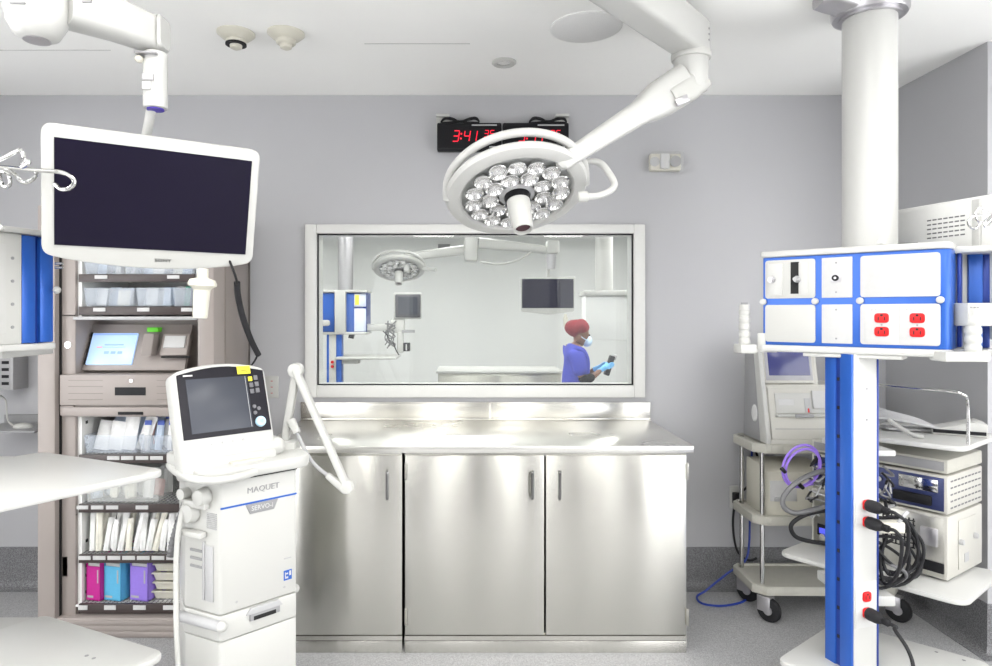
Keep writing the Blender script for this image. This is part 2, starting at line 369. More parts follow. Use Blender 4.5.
# ------------------------------------------------------------------ steel base cabinets and worktop
DF = 2.848; zt = gz(446, DF); cxL, cxR = gx(302, YB), gx(694, DF)
t = thing('worktop', 'brushed stainless steel worktop with backsplash under the window', 'worktop', ((cxL + cxR) / 2, (DF + YB) / 2, zt - .03))
G().box(cxL, cxR, DF, YB - .008, zt - .031, zt, .003).build('worktop_slab', STEELTOP, t)
g = G(); zb = gz(402, YB - .02)
g.box(cxL, cxR, YB - .024, YB - .008, zt, zb, .002); g.box(cxL, cxR, YB - .03, YB - .024, zt, zt + .012, .001); g.box(cxL, cxR, YB - .03, YB - .008, zb - .006, zb, .001)
g.build('backsplash', STEEL, t)
G().box(gx(489, YB), gx(491, YB), YB - .0255, YB - .023, zt + .01, zb - .004).build('seam', STEELTOP, t)  # thin upright strip in the paler worktop steel
DD = 2.875
def pull(g, x, z0, z1, y):
    zc = (z0 + z1) / 2; n = 12; h = (z1 - z0) / 2
    g.tube([(x, y + .0, z1 - .006), (x, y - .022, z1 - .004), (x, y - .026, z1 - .02), (x, y - .026, z0 + .02), (x, y - .022, z0 + .004), (x, y, z0 + .006)], .0065, 10, 5)
    return g
def base_cabinet(x0, x1, doors, lab):
    t = thing('base_cabinet', lab, 'cabinet', ((x0 + x1) / 2, DD + .3, 0), 0)
    g = G(); z1 = zt - .031
    g.box(x0, x0 + .02, DD + .022, YB - .055, .06, z1).box(x1 - .02, x1, DD + .022, YB - .055, .06, z1).box(x0, x1, YB - .075, YB - .055, .06, z1).box(x0, x1, DD + .022, YB - .055, .06, .08).box(x0, x1, DD + .01, DD + .04, z1 - .02, z1).box(x0, x1, DD + .004, DD + .03, gz(641, DD), gz(636.5, DD))
    g.build('body', STEEL, t)
    G().box(x0, x1, DD + .004, YB - .055, 0, gz(641.5, DD), .002).build('plinth', STEEL, t)
    for a, b, hx, hinge in doors:
        d = G().box(a, b, DD, DD + .02, gz(635, DD), gz(455.5, DD), .002).build('door', STEEL, t)
        pull(G(), hx, gz(498, DD), gz(470, DD), DD).build('handle', HANDLE, d)
        for zc in (gz(471.5, DD), gz(617, DD)):
            G().box(hinge - .004, hinge + .007, DD - .006, DD + .016, zc - .036, zc + .036, .002).build('hinge', STEELD, d)
base_cabinet(cxL + .02, gx(402, DD), [(cxL + .022, gx(402, DD), gx(388, DD), cxL + .022)], 'single-door brushed steel base cabinet left of the dark gap')
base_cabinet(gx(404.5, DD), gx(687, DD), [(gx(405, DD), gx(544, DD), gx(532, DD), gx(405.5, DD)), (gx(546, DD), gx(686.5, DD), gx(559, DD), gx(687, DD))], 'wide two-door brushed steel base cabinet right of the dark gap')

# ------------------------------------------------------------------ clocks
SEG = {'0': 'abcdef', '1': 'bc', '3': 'abcdg', '4': 'fgbc', '5': 'acdfg'}
def seg7(g, ch, x, z, w, h, y):
    t = w * .14; sl = .16
    def bar(x0, z0, x1, z1):
        q = []
        d = Vector((x1 - x0, z1 - z0)).normalized(); n = Vector((-d.y, d.x)) * t / 2
        for p in (Vector((x0, z0)) + n, Vector((x1, z1)) + n, Vector((x1, z1)) - n, Vector((x0, z0)) - n): q.append((x + p.x + p.y * sl, p.y + z))
        g.prism(q, 0, .002, 0, Matrix.Translation((0, y, 0)) @ FACE)
    k = t * .35; L = {'a': (k, h, w - k, h), 'g': (k, h / 2, w - k, h / 2), 'd': (k, 0, w - k, 0), 'f': (0, h / 2 + k, 0, h - k), 'b': (w, h / 2 + k, w, h - k), 'e': (0, k, 0, h / 2 - k), 'c': (w, k, w, h / 2 - k)}
    for c in SEG[ch]: bar(*L[c])
def clock(px0, px1, cable, brk, lab):
    D = 3.49; x0, x1 = gx(px0, D), gx(px1, D); z0, z1 = gz(150.5, D), gz(122.5, D); zc = (z0 + z1) / 2
    t = thing('digital_wall_clock', lab, 'clock', ((x0 + x1) / 2, D, z0), 0)
    G().box(x0, x1, D, D + .05, z0, z1, .008, 3).build('case', BLACK, t)
    G().box(x0 + .006, x1 - .006, D - .0015, D + .002, z0 + .012, z1 - .018).build('face', mat('clock_face', (.008, .008, .01), .35, noise=.05, spec=.2), t)
    G().box(x0 + .185, x1 - .025, D - .004, D + .004, z1 - .018, z1 - .011, .001).build('top_strip', LGREY, t)
    G().box(x1 - .065, x1 - .02, D - .003, D, z0 + .016, z0 + .022).build('maker_mark', LGREY, t)
    g = G(); y = D - .0015; w, h = .029, .056; zz = zc - .026; X = x0 + .083
    for ch, x_, z_, w2, h2 in (('3', X, zz, w, h), ('4', X + .058, zz, w, h), ('1', X + .095, zz, w, h), ('3', X + .167, zz + .024, .02, .034), ('5', X + .198, zz + .024, .02, .034)):
        g = G(); seg7(g, ch, x_, z_, w2, h2, y); g.build('digit', LED, t)
    g = G()
    for dz in (.015, .04): g.cyl((X + .043 + dz * .1, y, zz + dz), (X + .043 + dz * .1, y - .002, zz + dz), .0045, n=10)
    g.build('colon', LED, t)
    b0 = gx(brk, D); G().box(b0, b0 + .07, D + .03, YB, z1 - .05, gz(115, D), .003).box(b0, b0 + .07, D + .0, YB, gz(116, D), gz(113.5, D), .002).build('wall_bracket', WPLAS, t)
    a, b = gx(cable[0], D), gx(cable[1], D); yy = D + .025; m = (a + b) / 2; zz = z1 + .012
    g = G()
    for k in range(4):
        o = k * .004 - .006; hh = .014 + .004 * (k % 3)
        g.tube([(a, yy + o, zz - .006), (a + .02, yy + o, zz + hh), (a + .06, yy - o, zz + hh * .8), (m, yy + o, zz + .002), (b - .05, yy - o, zz + hh * .8), (b - .015, yy + o, zz + hh), (b, yy, zz - .003), (b - .03, yy + o, zz - .006), (m, yy - o, zz), (a + .04, yy, zz - .004)], .0045, 8, 5, True)
    g.build('power_cord', RUBBER, t)
clock(437, 501.5, (441, 479), 436, 'black digital wall clock with red digits 3:41 35, left of the two')
clock(503, 569, (530, 567), 556, 'black digital wall clock half hidden behind the surgical lamp rail, right of the two')

# emergency light on the wall
D = 3.5; t = thing('emergency_light', 'small clear-covered emergency wall light to the right of the surgical lamp', 'emergency light', P(667, 172, D))
x0, x1, z0, z1 = gx(650, D), gx(684, D), gz(171, D), gz(151, D)
G().box(x0 + .008, x1 - .008, D + .02, YB + .003, z0 + .008, z1 - .008, .008).build('base', CREAM, t)
G().box(gx(661, D), gx(670, D), D + .0, D + .03, z0 + .015, z1 - .012, .004).build('label_plate', PAPER, t)
G().cyl((gx(676, D), D + .03, (z0 + z1) / 2), (gx(676, D), D + .004, (z0 + z1) / 2), .026, .03).build('lamp', GREYP, t)
G().cyl((gx(655.5, D), D + .03, (z0 + z1) / 2), (gx(655.5, D), D + .012, (z0 + z1) / 2), .022, .026).build('lamp', LGREY, t)
G().box(x0, x1, D - .02, D + .055, z0, z1, .018, 3).build('cover', clear('clear_cover', (.9, .9, .88), .12), t)

# wall plate, left wall devices
D = YB - .004
t = thing('wall_outlet_plate', 'white outlet plate on the wall behind the ventilator', 'outlet', P(271.5, 398, D))
G().box(gx(265, D), gx(278.5, D), YB - .008, YB, gz(398, D), gz(376, D), .003).build('plate', WPLAS, t)
for k, py in enumerate((381, 387, 393)): G().box(gx(271, D), gx(273, D), YB - .0095, YB - .006, gz(py + .4, D), gz(py - .4, D)).build('socket', SOCK, t)
D = 3.45
t = thing('wall_panel_box', 'grey metal device box on the back wall at far left', 'wall box', P(5, 390, D))
G().box(gx(-8, D), gx(11.5, D), D, YB, gz(390, D), gz(340, D), .006).build('housing', mat('wall_box_grey', (.33, .33, .33), .45, noise=.03), t)
G().box(gx(11.5, D), gx(14.5, D), D - .01, YB, gz(390, D), gz(338, D), .003).build('side_trim', LGREY, t)
g = G(); 
for k in range(5): g.box(gx(2, D), gx(9, D), D - .004, D, gz(385 - k * 7, D), gz(382 - k * 7, D), .001)
g.build('connectors', BLACK, t)
t = thing('wall_shelf', 'narrow grey shelf on the back wall at far left under a mouse', 'shelf', (gx(10, 3.45), 3.45, gz(433, 3.3)))
G().box(gx(-30, 3.3), gx(37, 3.3), 3.28, YB - .0, gz(432.5, 3.3), gz(430.5, 3.3), .002).build('board', GREYP, t)
G().box(gx(-30, 3.3), gx(37, 3.3), YB - .02, YB, gz(434, 3.3), gz(422, 3.3), .002).build('upstand', GREYP, t)
t = thing('computer_mouse', 'white corded computer mouse on the shelf at far left', 'mouse', P(24, 430.4, 3.36), 0)
c = P(23, 430.4, 3.38); G().ball(c + Vector((0, 0, .018)), .05, (1, .6, .42), 20).build('shell', WPLAS, t)
G().tube([c + Vector((-.04, .0, .02)), c + Vector((-.1, .03, .05)), c + Vector((-.16, .1, .14)), P(0, 395, 3.44)], .004).build('cord', WPLAS, t)

# ------------------------------------------------------------------ supply cabinet
SD = 3.03; k_ = SD / F
sx = lambda px: (px - CX) * k_
sz = lambda py: H - (py - CY) * k_
cab = thing('supply_cabinet', 'tall taupe medical supply cabinet with touch screen and open shelves', 'cabinet', (sx(125), SD + .25, 0))
YC = SD + .5
g = G()
g.box(gx(37, SD - .03), sx(59), SD - .03, YC, sz(635), sz(206), .008)                     # left side panel
g.box(sx(59.6), sx(74), SD + .012, YC, sz(617), sz(206), .006)
g.box(sx(197), sx(214), SD, YC, sz(635), sz(206), .01)                            # right side
g.box(sx(59), sx(214), SD, YC, sz(215), sz(206), .006)                            # top
g.box(sx(74), sx(214), SD + .47, YC, sz(635), sz(208))                            # back
g.box(sx(74), sx(197), SD + .2, YC, sz(378), sz(317))                              # recess back
g.box(sx(74), sx(197), SD + .01, YC, sz(417), sz(374))
g.build('carcass', TAUPE, cab)
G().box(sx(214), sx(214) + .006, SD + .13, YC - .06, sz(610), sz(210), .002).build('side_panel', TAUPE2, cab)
g = G(); g.box(sx(40), sx(212), SD - .02, YC, 0.0, sz(616), .006)
for i in range(3): g.box(sx(40), sx(212), SD - .026, SD - .01, sz(633 - i * 5.5), sz(629 - i * 5.5), .002)
g.build('plinth', TAUPE, cab)
for (a, b) in ((317, 215), (606, 416)):
    g = G(); g.box(sx(74), sx(78), SD + .03, SD + .46, sz(a), sz(b)); g.box(sx(193.5), sx(197), SD + .03, SD + .46, sz(a), sz(b)); g.box(sx(74), sx(197), SD + .455, SD + .468, sz(a), sz(b))
    g.box(sx(74), sx(197), SD + .01, SD + .46, sz(a + 2), sz(a), .002)
    g.build('liner', LINER, cab)
G().box(sx(74), sx(197), SD - .01, SD + .05, sz(320), sz(316.5), .003).build('ledge', LGREY, cab)
g = G()
for py in (440, 447, 424, 545, 580, 570, 597): g.box(sx(75), sx(78.6), SD + .06, SD + .075, sz(py + 2), sz(py - 1))
g.build('shelf_slots', DARK, cab)
# touch screen set back and leaning
tilt = -24
Mp = T((gx(112.5, SD + .09), SD + .095, gz(349, SD + .09)), 0, tilt)
w, h = sx(136) - sx(90), (sz(333) - sz(366)) * 1.05
g = G(Mp); g.box(-w / 2 - .03, w / 2 + .25, .004, .03, -h / 2 - .025, h / 2 + .05, .004); g.build('control_panel', TAUPE, cab)
sc = G(Mp).box(-w / 2 - .005, w / 2, -.006, .01, -h / 2, h / 2, .003).build('touch_screen', SCREEN_ON, cab)
g = G(Mp)
g.box(-w / 2, w / 2 - .004, -.008, -.005, h / 2 - .012, h / 2 - .004); g.box(-.04, .05, -.008, -.005, .015, .022); g.box(-.05, .06, -.008, -.005, .005, .008)
for i in range(3): g.box(-.035 + i * .032, -.013 + i * .032, -.008, -.005, -.028, -.014)
g.build('screen_marks', SCRMARK, sc)
G(Mp).box(-.075, -.05, -.008, -.005, .004, .009).build('screen_mark', SCRRED, sc)
G(Mp).box(-w / 2 - .012, -w / 2 - .004, -.008, .01, -h / 2, h / 2 + .002).build('screen_edge', BLACK, sc)
bx = gx(150, SD + .06)
g = G(); g.prism([(0, 0), (.06, .0), (.085, .05), (.085, .1), (.03, .1)], -.024, .024, .003, T((bx, SD + .08, gz(355, SD + .06)), 0) @ Matrix(((0, 0, 1, 0), (1, 0, 0, 0), (0, 1, 0, 0), (0, 0, 0, 1))) @ Matrix.Translation((-.06, 0, 0)))
g.build('fingerprint_reader', TAUPE2, cab)
G().ball((bx + .01, SD + .058, gz(338, SD + .06)), .013, (1, .6, .8)).build('sensor_eye', mat('dark_violet_glass', (.02, .012, .06), .2, noise=.05), cab)
G().box(gx(147, SD + .1), gx(158, SD + .1), SD + .1, SD + .2, gz(332, SD + .1), gz(327.5, SD + .1), .001).build('green_label', GREEN, cab)
G(T((gx(175.5, SD + .085), SD + .085, gz(345, SD + .085)), 0, tilt)).box(-.065, .065, -.01, .02, -.055, .055, .006).build('printer_bay', TAUPE, cab)
G(T((gx(175.5, SD + .085), SD + .085, gz(343, SD + .085)), 0, tilt)).box(-.05, .05, -.013, 0, -.028, .032, .002).build('paper_label', PAPER, cab)
G().box(gx(161, SD + .05), gx(189, SD + .05), SD + .05, SD + .066, gz(358, SD + .05), gz(356.3, SD + .05)).build('paper_slot', DARK, cab)
g = G(); g.box(sx(61), sx(196.5), SD - .012, SD + .03, sz(405), sz(374.5), .004)
g2 = G()
for py in (380, 386, 393, 399):
    for a, b in ((70, 104), (158, 192)): g2.box(sx(a), sx(b), SD - .0135, SD - .01, sz(py + .4), sz(py - .2))
d = g.build('drawer', TAUPE, cab); g2.build('grooves', TAUPE2, d)
G().box(sx(116.5), sx(147), SD - .0145, SD - .008, sz(395), sz(387)).build('label_window', BLACK, d)
G().cyl((sx(133), SD - .01, sz(380.5)), (sx(133), SD - .018, sz(380.5)), .008).build('lock', CHROME, d)
G().box(sx(61), sx(196.5), SD - .008, SD + .03, sz(415.5), sz(407), .003).build('header_rail', TAUPE, cab)
G().box(sx(119), sx(144), SD - .012, SD + .02, sz(414.5), sz(411.5), .002).build('header_handle', BLACK, cab)
G().cyl((sx(66.5), SD + .02, sz(345)), (sx(66.5), SD + .008, sz(345)), .016).build('key_lock', CHROME, cab)
G().box(sx(60.5), sx(73.5), SD + .012, SD + .03, sz(316), sz(315)).build('seam', DARK, cab)
G().box(sx(60), sx(66.5), SD + .012, SD + .03, sz(578), sz(557), .003).build('pull_recess', TAUPE2, cab)
G().box(sx(59.2), sx(59.7), SD + .0, SD + .03, sz(617), sz(210)).build('side_gap', DARK, cab)
G().box(sx(60), sx(74), SD + .016, SD + .03, sz(516.5), sz(515.3)).build('seam', DARK, cab)
G().box(sx(60), sx(74), SD - .002, SD + .05, sz(414), sz(405.5), .003).build('corner_block', TAUPE, cab)
# shelves with mesh floors, lips and labels
shelf_z = {}
def wire_shelf(py0, py1, labels, drop=.004):
    z = sz(py0); g = G()
    for i in range(27): x = sx(78.5) + i * (sx(193) - sx(78.5)) / 26; g.box(x - .0015, x + .0015, SD + .02, SD + .45, z - .006, z - .003)
    for i in range(16): y = SD + .03 + i * .028; g.box(sx(78.5), sx(193), y - .0015, y + .0015, z - .003, z)
    s_ = g.build('wire_shelf', GREYP, cab)
    l = G().box(sx(78), sx(194), SD + .004, SD + .018, sz(py1), sz(py0), .002).build('shelf_lip', LIP, s_)
    for a, b in labels: G().box(sx(a), sx(b), SD + .0, SD + .005, sz((py0 * .45 + py1 * .55) + .3), sz(py0 + 1.2), .0005).build('label_holder', PAPER, s_)
    return z
zA = wire_shelf(274, 282, [(94.5, 107), (167, 179)])
zB = wire_shelf(306.5, 315, [(93, 105), (137, 149), (181, 192)])
z1 = wire_shelf(455, 463.5, [(107, 119), (121, 133), (135.5, 148), (150, 162.5)])
z2 = wire_shelf(504.5, 513, [(76.5, 88), (91, 103), (106, 118), (135.5, 148)])
z3 = wire_shelf(555, 563.5, [(78 + i * 14.7, 90.5 + i * 14.7) for i in range(7)])
z4 = wire_shelf(604.5, 614, [(78, 87), (104, 115.5), (133, 145.5), (163, 175)])
def open_bin(name, x0, x1, y0, y1, z0, z1, m, lab, grp=None, th=.003, fl=.008):
    t = tag(bpy.data.objects.new(name, None), lab, 'bin', grp); C.objects.link(t); t.location = ((x0 + x1) / 2, (y0 + y1) / 2, z0)
    def ring(z, d): return [(x0 + d, y0 + d, z), (x1 - d, y0 + d, z), (x1 - d, y1 - d, z), (x0 + d, y1 - d, z)]
    g = G(); g.loft([ring(z0, fl), ring(z1, 0), ring(z1, th), ring(z0 + th, fl + th)]); g.build('walls', m, t)
    return t
# contents of the upper bins
WRAP = [mat('wrap_white', (.85, .85, .84), .5, noise=.08, nscale=30), mat('wrap_pale_blue', (.55, .65, .80), .5, noise=.1, nscale=20), mat('wrap_green', (.10, .38, .25), .5, noise=.2, nscale=20), mat('wrap_cream', (.82, .80, .70), .5, noise=.1, nscale=20), mat('wrap_blue', (.10, .16, .55), .5, noise=.1, nscale=20), mat('wrap_pink', (.75, .45, .42), .5, noise=.1)]
def pouch(c, w, h, d, yaw, lean, m, lab, cat='packet', grp=None, tip=None, roll=0):
    M = T(c, yaw, lean, roll); t = None
    secs = []
    for z, k in ((0, .25), (.12, .9), (.45, 1), (.8, .75), (.93, .2), (1, .12)):
        secs.append([(-w / 2, 0, z * h), (-w / 4, -d * k / 2, z * h), (w / 4, -d * k / 2, z * h), (w / 2, 0, z * h), (w / 4, d * k / 2, z * h), (-w / 4, d * k / 2, z * h)])
    if tip is None: return tag(G(M).loft(secs).build('sterile_packet', m), lab, cat, grp)
    t = thing('sterile_packet', lab, cat, c, 0, grp)
    G(M).loft(secs).build('pouch', m, t)
    G(M).box(-w * .45, w * .45, -d * .2, d * .2, h * .9, h * 1.08, .003).build('cap', tip, t)
    return t
for i, (a, b, lab) in enumerate([(79.5, 131, 'clear bin of folded blue-grey packs on the lower of the two upper shelves, left'), (132.5, 168, 'clear bin of white packs on the lower of the two upper shelves, middle'), (169.5, 193, 'small clear bin with green contents on the lower of the two upper shelves, right')]):
    open_bin('clear_bin', sx(a), sx(b), SD + .03, SD + .36, zB + .001, zB + .088, CLEAR, lab, None)
for i, (a, b, lab) in enumerate([(79.5, 118, 'clear bin on the top shelf just under the monitor, left'), (120, 192, 'wide clear bin on the top shelf just under the monitor, right')]):
    open_bin('clear_bin', sx(a), sx(b), SD + .03, SD + .36, zA + .001, zA + .088, CLEAR, lab, None)
def pack(x, y, z, w, h, d, yaw, m, lab, grp, lean=-12): return pouch((x, y, z), w, h, d, yaw, lean, m, lab, 'packet', grp)
for a, b, mm, n in ((82, 129, [0, 1, 1, 3], 6), (135, 166, [0, 0, 3, 1], 5), (172, 191, [2, 2, 1], 3)):
    for i in range(n):
        x = sx(a) + (i + .5) * (sx(b) - sx(a)) / n
        w_ = .07 if n > 3 else .035
        pack(x, SD + .12 + .05 * (i % 3), zB + .006, w_ * .85, random.uniform(.075, .1), .02, random.uniform(-15, 15), WRAP[mm[i % len(mm)]], 'wrapped packet in a clear bin of the lower upper shelf', 'wrapped packets in the upper bins')
for i in range(7):
    pack(sx(84 + i * 15), SD + .14 + .05 * (i % 2), zA + .006, .055, .08, .02, random.uniform(-15, 15), WRAP[[1, 0, 3][i % 3]], 'wrapped packet in a clear bin of the top shelf', 'wrapped packets in the top bins')
# shelf 1 : clear bins with blue tipped packs
for i, (a, b, lab) in enumerate([(80, 134, 'clear open bin of plastic pouches below the drawer, left'), (135.5, 193, 'clear open bin of blue-capped packs below the drawer, right')]):
    open_bin('clear_bin', sx(a), sx(b), SD + .03, SD + .4, z1 + .001, z1 + .085, CLEAR, lab)
for i in range(14): pouch((sx(90 + i * 3.4), SD + .09 + .05 * (i % 4), z1 + .006), .07, random.uniform(.13, .175), .022, random.uniform(-25, 25), random.uniform(-20, -5), WRAP[[0, 1, 0, 3][i % 4]], 'tall clear pouch standing in the bin below the drawer', 'packet', 'pouches in the bin below the drawer', None, random.uniform(5, 18))
for i in range(13): pouch((sx(137 + i * 4.2), SD + .08 + .06 * (i % 3), z1 + .006), .034, .13 + .022 * (i % 3), .03, random.uniform(-20, 20), -8, WRAP[[0, 5, 0, 1][i % 4]], 'slim pack with blue cap standing in the bin below the drawer', 'packet', 'blue-capped packs below the drawer', WRAP[4], random.uniform(-6, 6))
# shelf 2 : frosted tub
open_bin('frosted_tub', sx(81), sx(156), SD + .03, SD + .42, z2 + .001, z2 + .165, HAZE, 'large frosted tub of small supplies on the second lower shelf')
for i in range(12): pouch((sx(86 + i * 5.8), SD + .09 + .05 * (i % 3), z2 + .006), .05, random.uniform(.08, .13), .035, random.uniform(-40, 40), random.uniform(-15, 5), WRAP[[1, 1, 0, 3, 0, 0, 3, 0, 4, 0, 5, 0][i]], 'small supply packet inside the frosted tub', 'packet', 'packets in the frosted tub', None, random.uniform(-12, 12))
# shelf 3 : rows of hanging packets
for i in range(15):
    for j in range(4):
        pouch((sx(86 + i * 7.2) + random.uniform(-.006, .006), SD + .05 + j * .075, z3 + .002), .03, random.uniform(.14, .2), .028, random.uniform(-30, 30), random.uniform(-14, -2), WRAP[[0, 3, 0, 0][(i + j) % 4]], 'white sterile packet standing in the row on the third lower shelf', 'packet', 'white packets on the third lower shelf', None, random.uniform(-4, 10))
# shelf 4 : magazine boxes and trays
def file_box(a, b, m, lab, yaw=-9, hh=.185):
    x0, x1 = sx(a), sx(b); w = x1 - x0; M = T((x0, SD + .05, z4 + .001), yaw)
    t = thing('supply_box', lab, 'box', (x0, SD + .05, z4), yaw)
    g = G(M); g.box(0, w, 0, .004, 0, hh * .86); g.box(0, .004, 0, .3, 0, hh); g.box(w - .004, w, 0, .3, 0, hh); g.box(0, w, .296, .3, 0, hh); g.box(0, w, 0, .3, 0, .004)
    g.build('carton', m, t)
    G(M).box(.005, w - .005, .006, .294, .005, hh * .93).build('contents', PAPER, t)
    G(M).box(.006, w * .5, -.0008, 0, .012, .022).build('print', LGREY, t)
    G(M).box(w * .78, w * .86, -.0008, 0, hh * .45, hh * .78).build('print', LGREY, t)
MAG, CYAN, LIL = mat('magenta_card', (.47, .012, .24), .45, noise=.03), mat('cyan_card', (.10, .42, .66), .45, noise=.03), mat('violet_card', (.28, .18, .66), .45, noise=.03)
file_box(80, 97, MAG, 'magenta supply box on the bottom cabinet shelf', -14)
file_box(98, 118, CYAN, 'light blue supply box on the bottom cabinet shelf', -14)
file_box(124.5, 145.5, LIL, 'violet supply box on the bottom cabinet shelf', -14)
for i in range(4):
    z = z4 + .001 + i * .043; hh = .04
    o = .012 * (i % 2); x0, x1 = sx(147 + o * 100), sx(192)
    g = G(); 
    def rg(z, d): return [(x0 + d, SD + .05 + d, z), (x1 - d, SD + .05 + d, z), (x1 - d, SD + .36 - d, z), (x0 + d, SD + .36 - d, z)]
    g.loft([rg(z, .012), rg(z + hh - .006, .004), rg(z + hh - .006, -.003), rg(z + hh, -.003), rg(z + hh, .006), rg(z + .005, .016)])
    tag(g.build('cream_tray', CREAM), ['cream plastic tray, lowest of the stack on the bottom shelf', 'cream plastic tray, second from below in the bottom shelf stack', 'cream plastic tray, second from the top in the bottom shelf stack', 'cream plastic tray, topmost of the stack on the bottom shelf'][i], 'tray')

# ------------------------------------------------------------------ monitor on ceiling arm (left)
def rsec(c, ax, az, hw, hh, r=.35, n=4):
    pts = round_poly([(-hw, -hh), (hw, -hh), (hw, hh), (-hw, hh)], r * min(hw, hh) * 2, n)
    return [c + ax * p.x + az * p.y for p in pts]
def bar(g, pts, sizes, up=Vector((0, 0, 1)), r=.35):
    secs = []; n = len(pts)
    for i, p in enumerate(pts):
        d = (pts[min(n - 1, i + 1)] - pts[max(0, i - 1)]).normalized(); ax = d.cross(up).normalized(); az = ax.cross(d).normalized()
        secs.append(rsec(p, ax, az, sizes[i][0], sizes[i][1], r))
    return g.loft(secs)
MD = 2.0
mon = thing('ceiling_monitor', 'large white-framed monitor with dark screen hanging from a white ceiling arm', 'monitor', P(150, 262, MD))
Mm = T((-.9526, 2.0, 1.836), 30.7, 16.7, .4)
w, h = .2673, .1521
poly = [(-w - .032, h + .036), (w + .026, h + .036), (w + .026, -h - .03)]
for i in range(1, 12):
    u = i / 12; poly.append((w + .02 - u * (2 * w + .045), -h - .032 - .03 * math.sin(math.pi * u) ** .8))
poly.append((-w - .032, -h - .03))
Mf = Mm @ FACE
G(Mf).prism(poly, -.05, 0, .006, r=[.03, .03, .03] + [0] * 11 + [.03]).build('housing', WPLAS, mon)
G(Mm).box(-.2, .2, .045, .09, -.14, .12, .03).build('back_cover', WPLAS, mon)
G(Mm).box(-w - .0006, w + .0006, -.003, .01, -h - .0006, h + .0006).build('screen_surround', BLACK, mon)
scr = G(Mm).box(-w, w, -.005, .004, -h, h).build('screen', SCREEN_OFF, mon)
G(Mm).text('SONY', .0145, Matrix.Translation((.02, -.001, -h - .034)) @ Matrix.Diagonal((1.25, 1, 1, 1)) @ FACE).build('logo', BLACK, mon)
dt = P(155.5, 80, 2.03)
G().cyl(P(155.5, 53, 2.03), P(155.5, 109, 2.03), .0355, .0355, 28, .005).build('drop_tube', WHITE, mon)
G().lathe([(.0, .002), (.025, .002), (.025, .008), (0, .008)], Matrix.Translation(P(155.5, 111, 2.03))).build('swivel_ring', mat('violet_ring', (.06, .03, .4), .4, noise=.03), mon)
G().box(*(lambda a, b: (a.x, b.x, dt.y - .043, dt.y - .036, b.z, a.z))(P(144, 75, 2.0), P(155, 81, 2.0))).build('label', SATIN, mon)
G().box(*(lambda a, b: (a.x, b.x, dt.y - .043, dt.y - .036, b.z, a.z))(P(144, 82.5, 2.0), P(152, 90, 2.0))).build('label', PAPER, mon)
bt = Mm @ Vector((-.02, .1, .1))
G().tube([P(152, 106, 2.04), P(149, 122, 2.06), P(146, 142, 2.09), bt], .0145, 14).build('neck_tube', WHITE, mon)
G(Mm).box(-.09, .05, .07, .12, .02, .13, .015).build('mount_plate', WHITE, mon)
g = G(); a = P(166, 38, 2.03); b = P(40, 5, 1.72); 
ae = P(158, 34, 2.03); be = Vector((-1.13, 1.83, ae.z))
bar(g, [ae + Vector((.024, .0, .0)), ae + Vector((.016, -.0, 0)), ae + Vector((-.02, -.0, 0)), ae * .5 + be * .5, be], [(.034, .046), (.042, .052), (.045, .054), (.05, .058), (.056, .064)])
g.build('arm', WHITE, mon)
jc = Vector((-1.19, 1.80, ae.z + .01))
g = G(); g.lathe([(0, -.125), (.035, -.125), (.055, -.115), (.074, -.08), (.078, -.05), (.078, .1), (.066, .13), (0, .13)], Matrix.Translation(jc), 36); g.build('joint_housing', WHITE, mon)
G().lathe([(0, 0), (.034, 0), (.03, .008), (0, .008)], Matrix.Translation(jc - Vector((.0, .0, .128))), 28).build('joint_underside', SATIN, mon)
G().box(jc.x - .02, jc.x + .02, jc.y - .08, jc.y - .075, jc.z - .062, jc.z - .058).build('seam', GREYP, mon)
for dx in (-.045, .03):
    G().cyl((jc.x + dx, jc.y - .068, jc.z + .02), (jc.x + dx, jc.y - .05, jc.z + .02), .005).build('screw', GREYP, mon)
G().box(be.x + .075, be.x + .10, be.y - .05, be.y - .044, ae.z - .02, ae.z - .0).build('arm_label', GREYP, mon)
G().cyl(jc + Vector((0, 0, .12)), Vector((jc.x, jc.y, HC)), .06).build('ceiling_tube', WHITE, mon)
G().lathe([(0, 0), (.14, 0), (.12, .03), (0, .03)], Matrix.Translation((jc.x, jc.y, HC - .03))).build('ceiling_plate', WHITE, mon)
kk = P(139, 59, 2.0); G().ball(kk, .013, (1, 1, .9)).cyl(kk, P(152, 61, 2.02), .004).build('knob', CREAM, mon)
G().box(kk.x - .005, P(158, 57, 2).x, 1.98, 2.05, kk.z + .012, kk.z + .017).build('brake_plate', SATIN, mon)
g = G(); D = 1.985; ax = P(201, 270, D)
Mh = Matrix.Translation(P(200, 318, D)) @ Matrix.Rotation(rad(4), 4, 'Y')
g = G(Mh); g.lathe([(0, 0), (.02, 0), (.0215, .004), (.024, .085), (.03, .092), (.041, .098), (.0415, .106), (.036, .116), (.016, .122), (.0145, .15), (0, .15)], None, 30); sh = g.build('sterile_handle', CREAM, mon)
G(Mh).lathe([(0, -.002), (.0185, -.002), (.0185, .002), (0, .002)]).build('handle_tip', GREYP, sh)
t = thing('monitor_cable', 'black cable hanging from the monitor down behind the ventilator', 'cable', P(254, 362, 2.35))
G().tube([Mm @ Vector((.2, .06, -.12)), P(235, 275, 2.15), P(237, 285, 2.2)], .004).tube([P(258, 354, 2.35), P(254, 362, 2.37), P(246, 372, 2.42)], .0035).build('thin_lead', RUBBER, t)
G().tube([P(237, 282, 2.2), P(238, 296, 2.22), P(243, 318, 2.26), P(251, 340, 2.31), P(258.5, 355, 2.35)], .0105, 12).build('sleeve', RUBBER, t)

